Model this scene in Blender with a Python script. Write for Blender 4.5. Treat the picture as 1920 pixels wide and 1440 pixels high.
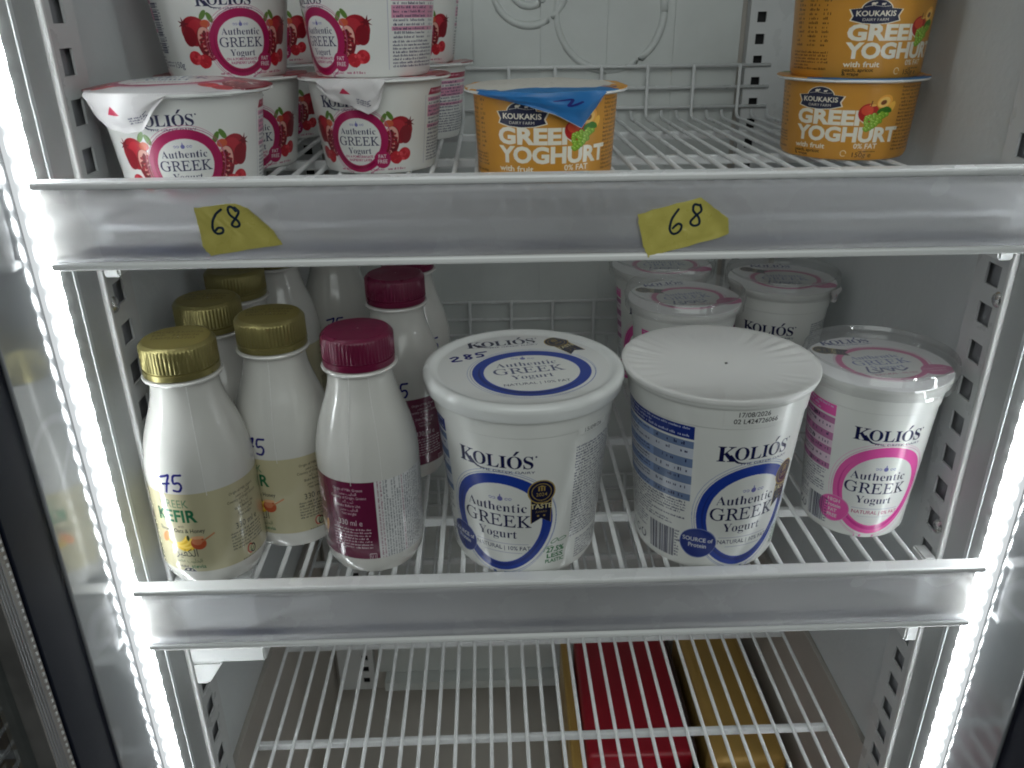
import bpy, bmesh, math, random
import numpy as np
from mathutils import Matrix, Vector

for o in list(bpy.data.objects):
    bpy.data.objects.remove(o)
S = bpy.context.scene
COL = S.collection
R = math.radians
PI = math.pi

# ------------------------------------------------------------------ camera
cam = bpy.data.cameras.new("camera")
cam.sensor_width = 36.0
cam.lens = 28.48
cam.clip_start = 0.01
cam.clip_end = 50
cam_o = bpy.data.objects.new("camera", cam)
COL.objects.link(cam_o)
cr = Vector((0.99941463, -0.032769, -0.00982826))
cu = Vector((0.02257568, 0.41585305, 0.90915157))
cf = Vector((0.02570488, 0.90884126, -0.4163494))
cam_o.matrix_world = Matrix(((cr.x, cu.x, -cf.x, -0.0410164), (cr.y, cu.y, -cf.y, -0.38924581), (cr.z, cu.z, -cf.z, 0.30231288), (0, 0, 0, 1)))
S.camera = cam_o

# ------------------------------------------------------------------ world, light, exposure
W = bpy.data.worlds.new("World")
S.world = W
W.use_nodes = True
W.node_tree.nodes["Background"].inputs[0].default_value = (0.55, 0.6, 0.7, 1)
W.node_tree.nodes["Background"].inputs[1].default_value = 0.015
LED_HOT, LED_BASE = 54.0, 3.0
FRONT_FILL = 19.0
la = bpy.data.lights.new("front_fill_lamp", "AREA")  # added lamp for soft front fill, above and behind the camera
la.shape = "RECTANGLE"
la.size, la.size_y = 2.2, 1.2
la.energy = FRONT_FILL
la.color = (0.94, 1.0, 0.975)
lo = bpy.data.objects.new("front_fill_lamp", la)
COL.objects.link(lo)
lo.location = (0.1, -1.5, 1.1)
lo.rotation_euler = (Vector((0, 0, 0)) - lo.location).to_track_quat("-Z", "Y").to_euler()
S.view_settings.view_transform = "Standard"
S.view_settings.look = "None"
S.view_settings.exposure = -0.16
S.view_settings.gamma = 1.0
S.view_settings.use_curve_mapping = False
S.render.engine = "CYCLES"
S.cycles.use_denoising = True
S.cycles.max_bounces = 10
S.cycles.filter_width = 1.9
S.cycles.transparent_max_bounces = 24
S.cycles.caustics_reflective = False
S.cycles.caustics_refractive = False
S.cycles.sample_clamp_indirect = 6.0

# ------------------------------------------------------------------ canvas: printed artwork drawn in code
NAVY = (0.085, 0.095, 0.27)
BLUE = (0.13, 0.24, 0.60)
MAG = (0.64, 0.09, 0.33)
PINK = (0.87, 0.34, 0.64)
WHITE = (0.87, 0.875, 0.86)
INK = (0.10, 0.10, 0.42)
BLACK = (0.07, 0.07, 0.07)


def bold(s):
    out = ""
    for c in s:
        if "A" <= c <= "Z": out += chr(0x1D400 + ord(c) - 65)
        elif "a" <= c <= "z": out += chr(0x1D41A + ord(c) - 97)
        else: out += c
    return out


def ital(s):
    out = ""
    for c in s:
        if "A" <= c <= "Z": out += chr(0x1D434 + ord(c) - 65)
        elif c == "h": out += chr(0x210E)
        elif "a" <= c <= "z": out += chr(0x1D44E + ord(c) - 97)
        else: out += c
    return out


_TC = {}


def glyph_tris(s, font, off):
    k = (s, font, off)
    if k in _TC: return _TC[k]
    c = bpy.data.curves.new("lettering", "FONT")
    c.resolution_u = 3
    c.offset = off
    c.body = {"sans": s, "serif": bold(s), "light": ital(s), "italic": ital(s)}[font]
    if font == "light": c.shear = -0.27
    o = bpy.data.objects.new("lettering", c)
    COL.objects.link(o)
    m = o.to_mesh()
    m.calc_loop_triangles()
    v = np.array([q.co[:2] for q in m.vertices]).reshape(-1, 2)
    t = np.array([q.vertices[:] for q in m.loop_triangles]).reshape(-1, 3)
    o.to_mesh_clear()
    bpy.data.objects.remove(o)
    bpy.data.curves.remove(c)
    _TC[k] = (v, t)
    return _TC[k]


class Canvas:
    """x right, y up, millimetres, (0,0) = middle of the bottom edge (or the centre for discs)"""
    def __init__(s, w, h, ppm, col=WHITE, cy=0.0):
        s.w, s.h, s.p, s.cy = w, h, ppm, cy
        s.W, s.H = int(round(w * ppm)), int(round(h * ppm))
        s.a = np.empty((s.H, s.W, 3), np.float32)
        s.a[:] = col
        s.rng = random.Random(7)

    def px(s, P):
        P = np.asarray(P, float).reshape(-1, 2)
        return np.stack([(P[:, 0] + s.w / 2) * s.p, (P[:, 1] + s.cy) * s.p], 1)

    def rect(s, x0, y0, x1, y1, col):
        a, b = s.px([(x0, y0), (x1, y1)])
        i0, i1 = max(0, int(round(a[0]))), min(s.W, max(int(round(b[0])), int(round(a[0])) + 1))
        j0, j1 = max(0, int(round(a[1]))), min(s.H, max(int(round(b[1])), int(round(a[1])) + 1))
        if i1 > i0 and j1 > j0: s.a[j0:j1, i0:i1] = col

    def poly(s, P, col):
        q = s.px(P)
        i0, j0 = np.maximum(np.floor(q.min(0)).astype(int), 0)
        i1 = min(s.W, int(np.ceil(q[:, 0].max())) + 1)
        j1 = min(s.H, int(np.ceil(q[:, 1].max())) + 1)
        if i1 <= i0 or j1 <= j0: return
        X = np.arange(i0, i1) + 0.5
        for j in range(j0, j1):
            y = j + 0.5
            a, b = q, np.roll(q, -1, 0)
            m = (a[:, 1] > y) != (b[:, 1] > y)
            if not m.any(): continue
            xs = np.sort(a[m, 0] + (y - a[m, 1]) / (b[m, 1] - a[m, 1]) * (b[m, 0] - a[m, 0]))
            for k in range(0, len(xs) - 1, 2):
                l, r = int(np.ceil(xs[k] - 0.5)), int(np.ceil(xs[k + 1] - 0.5))
                l, r = max(l, 0), min(r, s.W)
                if r > l: s.a[j, l:r] = col

    def ell(s, x, y, rx, ry, col, rot=0, n=40):
        t = np.linspace(0, 2 * PI, n, endpoint=False)
        c, d = math.cos(rot), math.sin(rot)
        a, b = rx * np.cos(t), ry * np.sin(t)
        s.poly(np.stack([x + a * c - b * d, y + a * d + b * c], 1), col)

    def line(s, P, wd, col, closed=False):
        P = [tuple(p) for p in P]
        if closed: P = P + [P[0]]
        for (ax, ay), (bx, by) in zip(P, P[1:]):
            L = math.hypot(bx - ax, by - ay) or 1e-9
            nx, ny = -(by - ay) / L * wd / 2, (bx - ax) / L * wd / 2
            s.poly([(ax + nx, ay + ny), (bx + nx, by + ny), (bx - nx, by - ny), (ax - nx, ay - ny)], col)
        if wd * s.p > 3:
            for (x, y) in P: s.ell(x, y, wd / 2, wd / 2, col, n=10)

    def stroke(s, P, wd, col):
        """smooth pen stroke through the points"""
        P = np.array(P, float)
        Q = np.vstack([2 * P[0] - P[1], P, 2 * P[-1] - P[-2]])
        out = []
        for i in range(1, len(Q) - 2):
            for t in np.linspace(0, 1, 7)[:-1]:
                p0, p1, p2, p3 = Q[i - 1], Q[i], Q[i + 1], Q[i + 2]
                out.append(0.5 * (2 * p1 + (p2 - p0) * t + (2 * p0 - 5 * p1 + 4 * p2 - p3) * t * t + (3 * p1 - p0 - 3 * p2 + p3) * t ** 3))
        out.append(P[-1])
        s.line(out, wd, col)

    def text(s, t, x, y, cap, col, font="sans", off=0.0, align="c", sx=1.0, rot=0.0, warp=None):
        v, tr = glyph_tris(t, font, off)
        if len(v) == 0: return
        k = cap / 0.67
        v = v * k
        v[:, 0] *= sx
        x0, x1 = v[:, 0].min(), v[:, 0].max()
        v[:, 0] -= {"c": (x0 + x1) / 2, "l": x0, "r": x1}[align]
        if warp is not None: v = warp(v)
        c, d = math.cos(rot), math.sin(rot)
        v = np.stack([v[:, 0] * c - v[:, 1] * d + x, v[:, 0] * d + v[:, 1] * c + y], 1)
        s.tris(s.px(v), tr, col)
        return x1 - x0

    def tris(s, q, tr, col):
        T = q[tr]
        lo = np.floor(T.min(1)).astype(int)
        hi = np.ceil(T.max(1)).astype(int)
        for (A, B, C), l, h in zip(T, lo, hi):
            i0, j0, i1, j1 = max(l[0], 0), max(l[1], 0), min(h[0], s.W), min(h[1], s.H)
            if i1 <= i0 or j1 <= j0: continue
            X = np.arange(i0, i1)[None] + 0.5
            Y = np.arange(j0, j1)[:, None] + 0.5
            e0 = (B[0] - A[0]) * (Y - A[1]) - (B[1] - A[1]) * (X - A[0])
            e1 = (C[0] - B[0]) * (Y - B[1]) - (C[1] - B[1]) * (X - B[0])
            e2 = (A[0] - C[0]) * (Y - C[1]) - (A[1] - C[1]) * (X - C[0])
            m = ((e0 >= -1e-9) & (e1 >= -1e-9) & (e2 >= -1e-9)) | ((e0 <= 1e-9) & (e1 <= 1e-9) & (e2 <= 1e-9))
            s.a[j0:j1, i0:i1][m] = col

    def micro(s, x0, x1, y1, y0, lh, col, fill=0.95):
        """lines of tiny print too small to read"""
        r = s.rng
        y = y1
        while y - lh * 0.7 > y0:
            x = x0
            end = x1 if r.random() < 0.8 else x0 + (x1 - x0) * r.uniform(0.5, 0.95)
            while x < end:
                n = r.randint(2, 9)
                for _ in range(n):
                    w = lh * r.uniform(0.16, 0.34)
                    if x + w > end: break
                    h = lh * r.choice((0.4, 0.42, 0.62))
                    if r.random() < fill:
                        s.rect(x, y - lh * 0.7, x + w * 0.72, y - lh * 0.7 + h, col)
                        if r.random() < 0.5: s.rect(x, y - lh * 0.7 + h * r.choice((0, .75)), x + w, y - lh * 0.7 + h * 0.25 + h * r.choice((0, .5)), col)
                    x += w + lh * 0.08
                x += lh * 0.28
            y -= lh

    def bars(s, x0, x1, y0, y1, col, across=True):
        r = s.rng
        q = y0 if across else x0
        e = y1 if across else x1
        while q < e:
            w = r.choice((0.3, 0.3, 0.6, 0.9))
            if across: s.rect(x0, q, x1, min(q + w, e), col)
            else: s.rect(q, y0, min(q + w, e), y1, col)
            q += w + r.choice((0.3, 0.3, 0.6))

    def image(s, name):
        im = bpy.data.images.new(name, s.W, s.H)
        buf = np.ones((s.H, s.W, 4), np.float32)
        buf[..., :3] = s.a
        im.pixels.foreach_set(buf.ravel())
        im.update()
        return im


def arc(R_):
    return lambda v: np.stack([np.sin(v[:, 0] / R_) * (R_ + v[:, 1] * np.sign(R_) * 1.0), (R_ + v[:, 1]) * np.cos(v[:, 0] / R_) - R_], 1)


def blob(x, y, rx, ry, grow=0.0, n=80, tilt=0.0):
    t = np.linspace(0, 2 * PI, n, endpoint=False)
    r = 1 + 0.022 * np.cos(2 * (t - 0.7)) + 0.014 * np.sin(3 * t + 0.3)
    a, b = (rx + grow) * r * np.cos(t), (ry + grow) * r * np.sin(t)
    c, d = math.cos(tilt), math.sin(tilt)
    return np.stack([x + a * c - b * d, y + a * d + b * c], 1)


def logo(c, x, y, cap, col=NAVY, sub=True, rot=0.0):
    """the dairy's serif word mark"""
    k = cap
    cr_, sr_ = math.cos(rot), math.sin(rot)
    P = lambda a, b: (x + a * k * cr_ - b * k * sr_, y + a * k * sr_ + b * k * cr_)
    c.text("K", *P(-2.42, -0.12), 1.2 * k, col, "serif", align="c", rot=rot)
    for ch, a in (("O", -1.36), ("L", -0.34), ("I", 0.40), ("O", 1.22), ("S", 2.18)):
        c.text(ch, *P(a, 0), k, col, "serif", align="c", rot=rot)
    c.poly([P(1.12, 1.1), P(1.28, 1.1), P(1.58, 1.46), P(1.36, 1.46)], col)
    sw = [(-2.3, 0.35), (-1.95, -0.05), (-1.6, -0.28), (-1.2, -0.33), (-0.85, -0.26), (-1.25, -0.24), (-1.55, -0.15), (-1.8, 0.08), (-2.1, 0.45)]
    c.poly([P(*q) for q in sw], col)
    c.ell(*P(2.72, 0.98), 0.07 * k, 0.07 * k, col)
    if sub: c.text("THE GREEK DAIRY", *P(0.62, -0.42), 0.19 * k, col, "sans", sx=1.75, rot=rot)


def bud(c, x, y, r, col=(0.42, 0.42, 0.66)):
    c.ell(x, y, r, r, col)
    c.poly([(x - r * .3, y + r * .8), (x + r * .3, y + r * .8), (x + r * .12, y + r * 2), (x - r * .12, y + r * 2)], col)
    for sg in (-1, 1):
        for k in (2.4, 3.8):
            t = np.linspace(0, 1.75 * PI, 12)
            c.line(np.stack([x + sg * (k * r + 0.55 * r * np.cos(t)), y + 0.45 * r * np.sin(t)], 1), r * 0.22, col)


def ring(c, x, y, rx, ry, th, col, dark, lines=True):
    if lines:
        c.line(blob(x, y, rx, ry, th * 0.42, tilt=0.06), 0.22, tuple(0.6 * q + 0.35 for q in col), True)
        c.line(blob(x + 0.5, y - .3, rx, ry, th * 0.24, tilt=-0.05), 0.3, tuple(0.6 * q + 0.3 for q in col), True)
    c.poly(blob(x, y, rx, ry), col)
    c.poly(blob(x - th * 0.05, y - th * 0.1, rx, ry, -th * 0.55, tilt=0.1), dark)
    c.poly(blob(x + th * 0.05, y + th * 0.18, rx, ry, -th * 0.62, tilt=-0.06), col)
    c.poly(blob(x, y - th * 0.05, rx, ry, -th), WHITE)


def medal(c, x, y, r, rot=0.0):
    GOLD, DK = (0.66, 0.56, 0.30), (0.10, 0.11, 0.22)
    c_, s_ = math.cos(rot), math.sin(rot)
    P = lambda a, b: (x + a * r * c_ - b * r * s_, y + a * r * s_ + b * r * c_)
    rib = [(-.8, -.6), (.8, -.6), (.8, -3.0), (0, -2.5), (-.8, -3.0)]
    c.poly([P(a * 1.06, b) for a, b in rib], GOLD)
    c.poly([P(a * .98, b + .03) for a, b in rib], DK)
    c.ell(x, y, r * 1.12, r * 1.12, GOLD)
    c.ell(x, y, r * 1.02, r * 1.02, DK)
    c.ell(x, y, r * .8, r * .8, GOLD)
    c.ell(x, y, r * .74, r * .74, DK)
    for k in (-1, 0, 1):
        q = [P(.22 * k - .06, .1), P(.22 * k + .06, .1), P(.22 * k + .06, .45), P(.22 * k - .06, .45)]
        c.poly(q, GOLD)
    c.poly([P(-.4, .47), P(.4, .47), P(0, .62)], GOLD)
    c.text("2024", *P(0, -.38), .3 * r, GOLD, rot=rot, off=.01)
    c.text("TASTE", *P(0, -1.55), .42 * r, (0.85, .8, .6), rot=rot, off=.02)
    c.text("SUPERIOR", *P(0, -1.05), .16 * r, GOLD, rot=rot)
    c.text("AWARD", *P(0, -1.95), .17 * r, GOLD, rot=rot)
    for k in (-.25, .25): c.ell(*P(k, -2.25), .09 * r, .09 * r, GOLD, n=8)


def authentic(c, x, y, k, col=NAVY, rot=0.0):
    c_, s_ = math.cos(rot), math.sin(rot)
    P = lambda a, b: (x + a * k * c_ - b * k * s_, y + a * k * s_ + b * k * c_)
    c.text("Authentic", *P(0, 0.72), 0.62 * k, col, "serif", off=-0.0095, rot=rot, sx=1.03)
    c.text("GREEK", *P(0, -0.40), 0.84 * k, col, "light", off=0.006, rot=rot, sx=1.04)
    c.text("Yogurt", *P(0, -1.26), 0.6 * k, col, "serif", off=-0.0095, rot=rot, sx=1.02)


def pomegranate(c, x, y, k, m=1):
    """printed pomegranate, cut half and raspberries, k = mm scale, m mirrors"""
    P = lambda a, b: (x + m * a * k, y + b * k)
    for a, b, r in ((-3.2, 6.3, .5), (-1.2, 7.0, -.6)): c.ell(*P(a, b), 1.6 * k, .75 * k, (0.36, 0.50, 0.20), rot=m * (1.1 if r > 0 else 2.2))
    c.ell(*P(2.2, 2.5), 4.3 * k, 4.2 * k, (0.60, 0.09, 0.15))
    c.ell(*P(1.2, 3.6), 2.6 * k, 2.2 * k, (0.70, 0.16, 0.21))
    c.ell(*P(4.0, 1.0), 2.2 * k, 2.8 * k, (0.50, 0.05, 0.12))
    t = np.arange(14) * PI / 7
    c.poly([P(5.4 + (2.0 if i % 2 else .7) * math.cos(q), 4.6 + (2.0 if i % 2 else .7) * math.sin(q)) for i, q in enumerate(t)], (0.42, 0.05, 0.11))
    c.ell(*P(-1.6, 4.6), 1.5 * k, 1.1 * k, (0.78, 0.35, 0.22))
    c.ell(*P(-1.2, -1.0), 3.0 * k, 4.9 * k, (0.52, 0.06, 0.13), rot=m * -0.25)
    c.ell(*P(-1.3, -.6), 2.6 * k, 4.4 * k, (0.86, 0.66, 0.60), rot=m * -0.25)
    r = random.Random(3)
    for i in range(230):
        a, b = r.uniform(-2.4, 2.4), r.uniform(-4.2, 3.4)
        if (a / 2.3) ** 2 + (b / 4.0) ** 2 < 1 and not (abs(a) < .25 and b > 0):
            c.ell(*P(-1.3 + a - .2 * b * .3, -.9 + b), .42 * k, .36 * k, r.choice(((.50, .05, .12), (.62, .10, .17), (.38, .03, .09), (.46, .04, .11))), n=8)
    for a, b in ((.6, -6.0), (3.6, -5.0)):
        c.ell(*P(a, b), 2.2 * k, 2.0 * k, (0.74, 0.12, 0.18))
        for i in range(16):
            q = r.uniform(0, 2 * PI); d = r.uniform(0, 1.7)
            c.ell(*P(a + d * math.cos(q), b + d * math.sin(q)), .55 * k, .5 * k, r.choice(((.80, .20, .25), (.70, .10, .16), (.86, .3, .33))), n=8)


def art_small_cup():
    c = Canvas(226, 48, 8)
    D = 0.62
    logo(c, -6, 35.5, 5.0)
    pomegranate(c, 21, 18.5, 1.75, 1)
    pomegranate(c, -21, 18.5, 1.75, -1)
    ring(c, 0, 17.3, 17.3, 17.0, 4.1, MAG, (0.55, 0.05, 0.26))
    bud(c, 0, 26.2, .95)
    authentic(c, 0, 17.2, 5.3)
    c.text("ON A POMEGRANATE &", 0, 8.3, 1.25, MAG, off=.01, sx=.95)
    c.text("RASPBERRY LAYER", 0, 6.4, 1.25, MAG, off=.01, sx=.95)
    c.ell(13.5, 7.3, 4.9, 4.9, (0.66, 0.10, 0.34))
    c.text("FAT", 13.5, 8, 1.9, WHITE, off=.02)
    c.text("FREE", 13.5, 5.2, 1.9, WHITE, off=.02)
    c.text("Serving suggestion", 8, 1.2, 1.15, MAG)
    c.micro(-14, -2, 2.6, .8, 1.9, MAG)
    c.micro(16.5, 28, 2.6, .8, 1.9, MAG)
    for x0 in (-48 - 45, 42):
        c.line([(x0, 3), (x0, 40)], .18, (.6, .6, .7))
        c.poly([(x0 + 2, 40), (x0 + 36, 40), (x0 + 36, 43.5), (x0 + 4, 43.5)], (0.62, 0.10, 0.25))
        c.micro(x0 + 5, x0 + 35, 43.2, 40.4, 2.6, (.9, .7, .75))
        for i in range(10):
            y = 38.6 - i * 2.05
            if i in (0, 2, 3, 4, 7): c.rect(x0 + 2, y - 2.05, x0 + 38, y, (0.83, 0.58, 0.68))
        c.micro(x0 + 3, x0 + 26, 38.4, 18.5, 2.05, NAVY)
        c.micro(x0 + 29, x0 + 37, 38.4, 18.5, 2.05, NAVY, .5)
        c.micro(x0 + 2.5, x0 + 38, 17.6, 3.0, 1.75, NAVY)
    # barcode block on the left of the front
    c.bars(-56, -48.5, 12, 37, NAVY)
    c.micro(-48, -46, 37, 12, 1.5, NAVY)
    for k in range(3): c.line([(-56 + 4 * k + 2 * math.cos(t), 41.5 + 1.6 * math.sin(t)) for t in np.linspace(0, 5, 9)], .35, NAVY)
    c.text("150g", -40, 4.6, 3.0, NAVY)
    c.micro(-56, -45, 8, 4, 1.6, NAVY)
    return c


def art_tub(col, dark, fat, bub, w, h, medal_on, tablecol, kr, th):
    """side print of the large tubs; w = circumference, h = printed height (mm)"""
    c = Canvas(w, h, 6)
    k = w / 314.0
    yb = h * 0.385
    logo(c, 0.5 * kr, h * 0.79, 7.9 * kr)
    ring(c, 0, yb, 32.5 * kr, h * .365, th, col, dark)
    bud(c, 1, yb + 17.5 * kr, 1.6 * kr)
    authentic(c, -2.2, yb + 1.5 * kr, 9.6 * kr)
    c.text("NATURAL | " + fat, 1, yb - 19.4 * kr, 2.8 * kr, NAVY if medal_on else MAG, sx=.98)
    c.line([(-17 * kr, yb - 15 * kr), (18 * kr, yb - 15 * kr)], .25, (.6, .6, .7))
    c.line([(-12 * kr, yb - 21.6 * kr), (14 * kr, yb - 21.6 * kr)], .25, (.6, .6, .7))
    bx, by = -30 * kr, yb - 20 * kr
    c.poly(blob(bx, by, 11.5 * kr, 10.2 * kr, .5, tilt=.1), tuple(.5 * q + .4 for q in col))
    c.poly(blob(bx, by, 11.5 * kr, 10.2 * kr, 0), dark if medal_on else col)
    for i, (t, s) in enumerate(bub):
        c.text(t, bx, by + (len(bub) / 2 - .75 - i) * 4.2 * kr, s * kr, WHITE, off=.015)
    if medal_on:
        medal(c, 25.5 * k, yb + 22.5 * k, 7.4 * k)
        G = (0.12, 0.42, 0.22)
        gx = 36 * k
        gy = h * .075
        c.text("27.5%", gx, gy + 7.2, 3.5, G, off=.03)
        c.text("LESS", gx, gy + 2.9, 3.0, G, off=.02, sx=1.4)
        c.text("PLASTIC", gx, gy - .8, 2.5, G, off=.02)
        c.ell(gx - 1, gy + 15.2, 2.8, 1.3, G, rot=.5); c.ell(gx - 1, gy + 15.2, 2.2, .9, WHITE, rot=.5)
        c.ell(gx + 4.5, gy + 15.5, 3.2, 1.2, G, rot=.25); c.ell(gx + 4.5, gy + 15.5, 2.6, .8, WHITE, rot=.25)
        c.line([(gx - 8, gy + 8), (gx - 6.5, gy + 11.5), (gx - 2, gy + 12)], .35, G)
    # dense ingredient text on the right
    x0, x1 = 46 * k, 102 * k
    c.micro(x0, x1, h * .89, h * .22, 1.95, NAVY)
    c.micro(x0 + 6 * k, x1 - 4, h * .19, h * .03, 1.9, (.3, .3, .42))
    # nutrition table on the left
    t0, t1 = -96 * k, (-37 if medal_on else -46) * k
    c.poly([(t0, h * .90), (t1, h * .90), (t1, h * .985), (t0, h * .985)], dark if medal_on else col)
    c.micro(t0 + 2, t1 - 2, h * .978, h * .905, 2.3, (.8, .82, .9))
    y = h * .885
    for i in range(7):
        hh = h * (.062 if i % 3 else .048)
        c.rect(t0, y - hh, t1, y, tablecol if i % 2 == 0 else tuple(.3 * a_ + .6 for a_ in tablecol))
        if i % 2 == 0: c.rect(t1 - 26 * k, y - hh, t1, y, tuple(.82 * q for q in tablecol))
        c.micro(t0 + 1, t0 + 30 * k, y - .3, y - hh + .3, 2.1, NAVY)
        c.micro(t1 - 24 * k, t1 - 2, y - .6, y - hh + .3, 3.4, NAVY, .45)
        y -= hh * 1.06
    c.micro(t0 + 1, t1 - 2, y - .5, h * .27, 1.9, NAVY)
    c.bars(-66 * k, -46 * k, h * .03, h * .24, NAVY, False)
    c.micro(-45.5 * k, -42 * k, h * .24, h * .03, 2.2, NAVY)
    c.micro(-92 * k, -68 * k, h * .26, h * .14, 1.8, NAVY)
    for q in range(3):
        t = np.linspace(0, 5.2, 14)
        c.line(np.stack([-90 * k + 8 * k * q + 2.6 * np.cos(t + q), h * .08 + 2.6 * np.sin(t + q)], 1), .8, NAVY)
    return c


def badge(c, x, y, k):
    """dark ribbon badge with a pasture dome"""
    D, E = (0.13, 0.14, 0.25), (0.93, 0.90, 0.82)
    P = lambda a, b: (x + a * k, y + b * k)
    rib = [(-10, 1.2), (-6, 1.6), (6, 1.6), (10, 1.2), (8.6, -1.6), (9.4, -3.4), (5, -4.6), (0, -5.0), (-5, -4.6), (-9.4, -3.4), (-8.6, -1.6)]
    t = np.linspace(0, PI, 16)
    for g, cl in ((1.07, E), (1.0, D)):
        c.poly([P(5.8 * g * math.cos(q), 1.0 + 4.2 * g * math.sin(q)) for q in t], cl)
        c.poly([P(a * g, b * g) for a, b in rib], cl)
    c.line([P(-5, 2.2), P(-1.5, 2.9), P(2, 2.3), P(5, 2.6)], .18 * k, E)
    for a, b, s in ((-1.6, 3.6, 1.0), (2.0, 3.4, .75)):
        c.ell(*P(a, b), .95 * s * k, .55 * s * k, E, n=12)
        c.ell(*P(a + 1.0 * s, b + .35 * s), .4 * s * k, .33 * s * k, E, n=8)
        for d in (-.6, .6): c.rect(*P(a + d * s - .12, b - 1.0 * s), *P(a + d * s + .12, b), E)
    c.text("KOUKAKIS", *P(0, -1.6), 2.1 * k, E, off=.025, sx=1.02)
    c.text("DAIRY FARM", *P(0, -3.8), 1.2 * k, E, sx=1.0)


def fruit(c, x, y, k):
    P = lambda a, b: (x + a * k, y + b * k)
    c.ell(*P(2.3, 6.2), 3.4 * k, 2.8 * k, (.95, .68, .28), rot=.6)
    c.ell(*P(2.0, 5.9), 2.7 * k, 2.1 * k, (.98, .80, .45), rot=.6)
    c.ell(*P(1.8, 5.8), 1.3 * k, 1.0 * k, (.47, .26, .12), rot=.5)
    c.ell(*P(5.6, 3.6), 1.3 * k, 2.8 * k, (.93, .72, .30), rot=-.4)
    c.ell(*P(-3.6, 1.2), 4.1 * k, 4.2 * k, (.70, .13, .12))
    c.ell(*P(-4.3, 2.4), 2.4 * k, 2.2 * k, (.85, .30, .20))
    c.ell(*P(-2.4, 4.6), 1.4 * k, .5 * k, (.90, .70, .35))
    c.line([P(-3.2, 4.2), P(-2.9, 6.4)], .4 * k, (.35, .2, .1))
    for a, b, q in ((1.5, 2.2, .5), (4, 2.6, -.4), (2.8, .8, 1.2)): c.ell(*P(a, b), 2.1 * k, 1.2 * k, (.24, .48, .12), rot=q)
    r = random.Random(5)
    G = [(r.uniform(-4.2, 4.6), r.uniform(-7.5, 1)) for _ in range(90)]
    for a, b in sorted(G, key=lambda g: -g[1]):
        if b > -7.4 + .62 * abs(a + 3.2) and b < 1.0 - .2 * abs(a - 2) and b > -7 + .9 * (a + 3.4):
            c.ell(*P(a, b), 1.02 * k, 1.0 * k, (.42, .60, .14), n=14)
            c.ell(*P(a - .15, b + .15), .78 * k, .76 * k, r.choice(((.60, .76, .24), (.55, .72, .20))), n=12)
            c.ell(*P(a - .35, b + .4), .22 * k, .2 * k, (.85, .92, .6), n=6)


def art_orange():
    OR = (0.80, 0.565, 0.215)
    c = Canvas(226, 46, 8, OR)
    badge(c, -11.5, 36.2, 1.28)
    c.text("GREEK", -24.5, 21.0, 8.0, (0.93, .91, .85), off=.045, align="l", sx=1.16)
    c.text("YOGHURT", -24.5, 10.9, 8.0, (0.93, .91, .85), off=.045, align="l", sx=1.0)
    fruit(c, 20, 26.5, 1.35)
    c.text("with fruit", -24.5, 5.8, 2.9, (0.93, .91, .85), off=.02, align="l", sx=1.15)
    c.text("0% FAT", 23, 6.6, 2.9, (0.93, .91, .85), off=.015, align="r", sx=.95)
    c.text("peach, apricot", -24.5, 3.1, 1.9, (.15, .1, .05), off=.02, align="l")
    c.text("& grape", -24.5, .8, 1.9, (.15, .1, .05), off=.02, align="l")
    c.text("150g e", 20.5, 1.2, 2.9, (.15, .1, .05), align="r")
    c.micro(13, 23, 5.4, 4.0, 1.5, (.15, .1, .05))
    t = np.linspace(0, 5.4, 14)
    c.line(np.stack([5 + 1.5 * np.cos(t), 3.4 + 1.8 * np.sin(t)], 1), .4, (.93, .9, .8))
    DKB = (.30, .17, .05)
    for x0, x1 in ((-58, -51), (-48, -41), (-38.5, -34)): c.micro(x0, x1, 44, 15, 2.5, DKB, .8)
    c.micro(-60, -33, 14.5, 2.5, 1.9, DKB)
    c.micro(33, 66, 44, 4, 2.2, DKB)
    return c


def hand75(c, x, y, k, col=INK):
    P = lambda L: [(x + a * k, y + b * k) for a, b in L]
    c.stroke(P([(-5, 3.2), (-2, 4), (-.4, 4.4), (-1.4, 1.5), (-2.6, -3.4)]), 1.0 * k, col)
    c.stroke(P([(-4, .2), (-.6, .8)]), .9 * k, col)
    c.stroke(P([(5, 4.6), (1.8, 4.2), (1.5, 1.0), (3.6, 1.2), (4.6, -.4), (3.4, -2.6), (1.0, -2.4)]), 1.0 * k, col)


AR = {"kefir": "\uFEAE\uFEF4\uFED4\uFEDC\uFEDF\uFE8D", "a": "\uFEAE\uFEBC\uFEE3 \uFE90\uFEF4\uFEE0\uFEA4\uFEDF\uFE8D", "b": "\uFEA4\uFEDF\uFE8D \uFE90\uFEF4\uFEE0"}


def art_bottle_white(mark):
    c = Canvas(195, 144, 4, (.80, .795, .775))
    if mark: hand75(c, mark[0], mark[1], 1.35)
    return c


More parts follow.
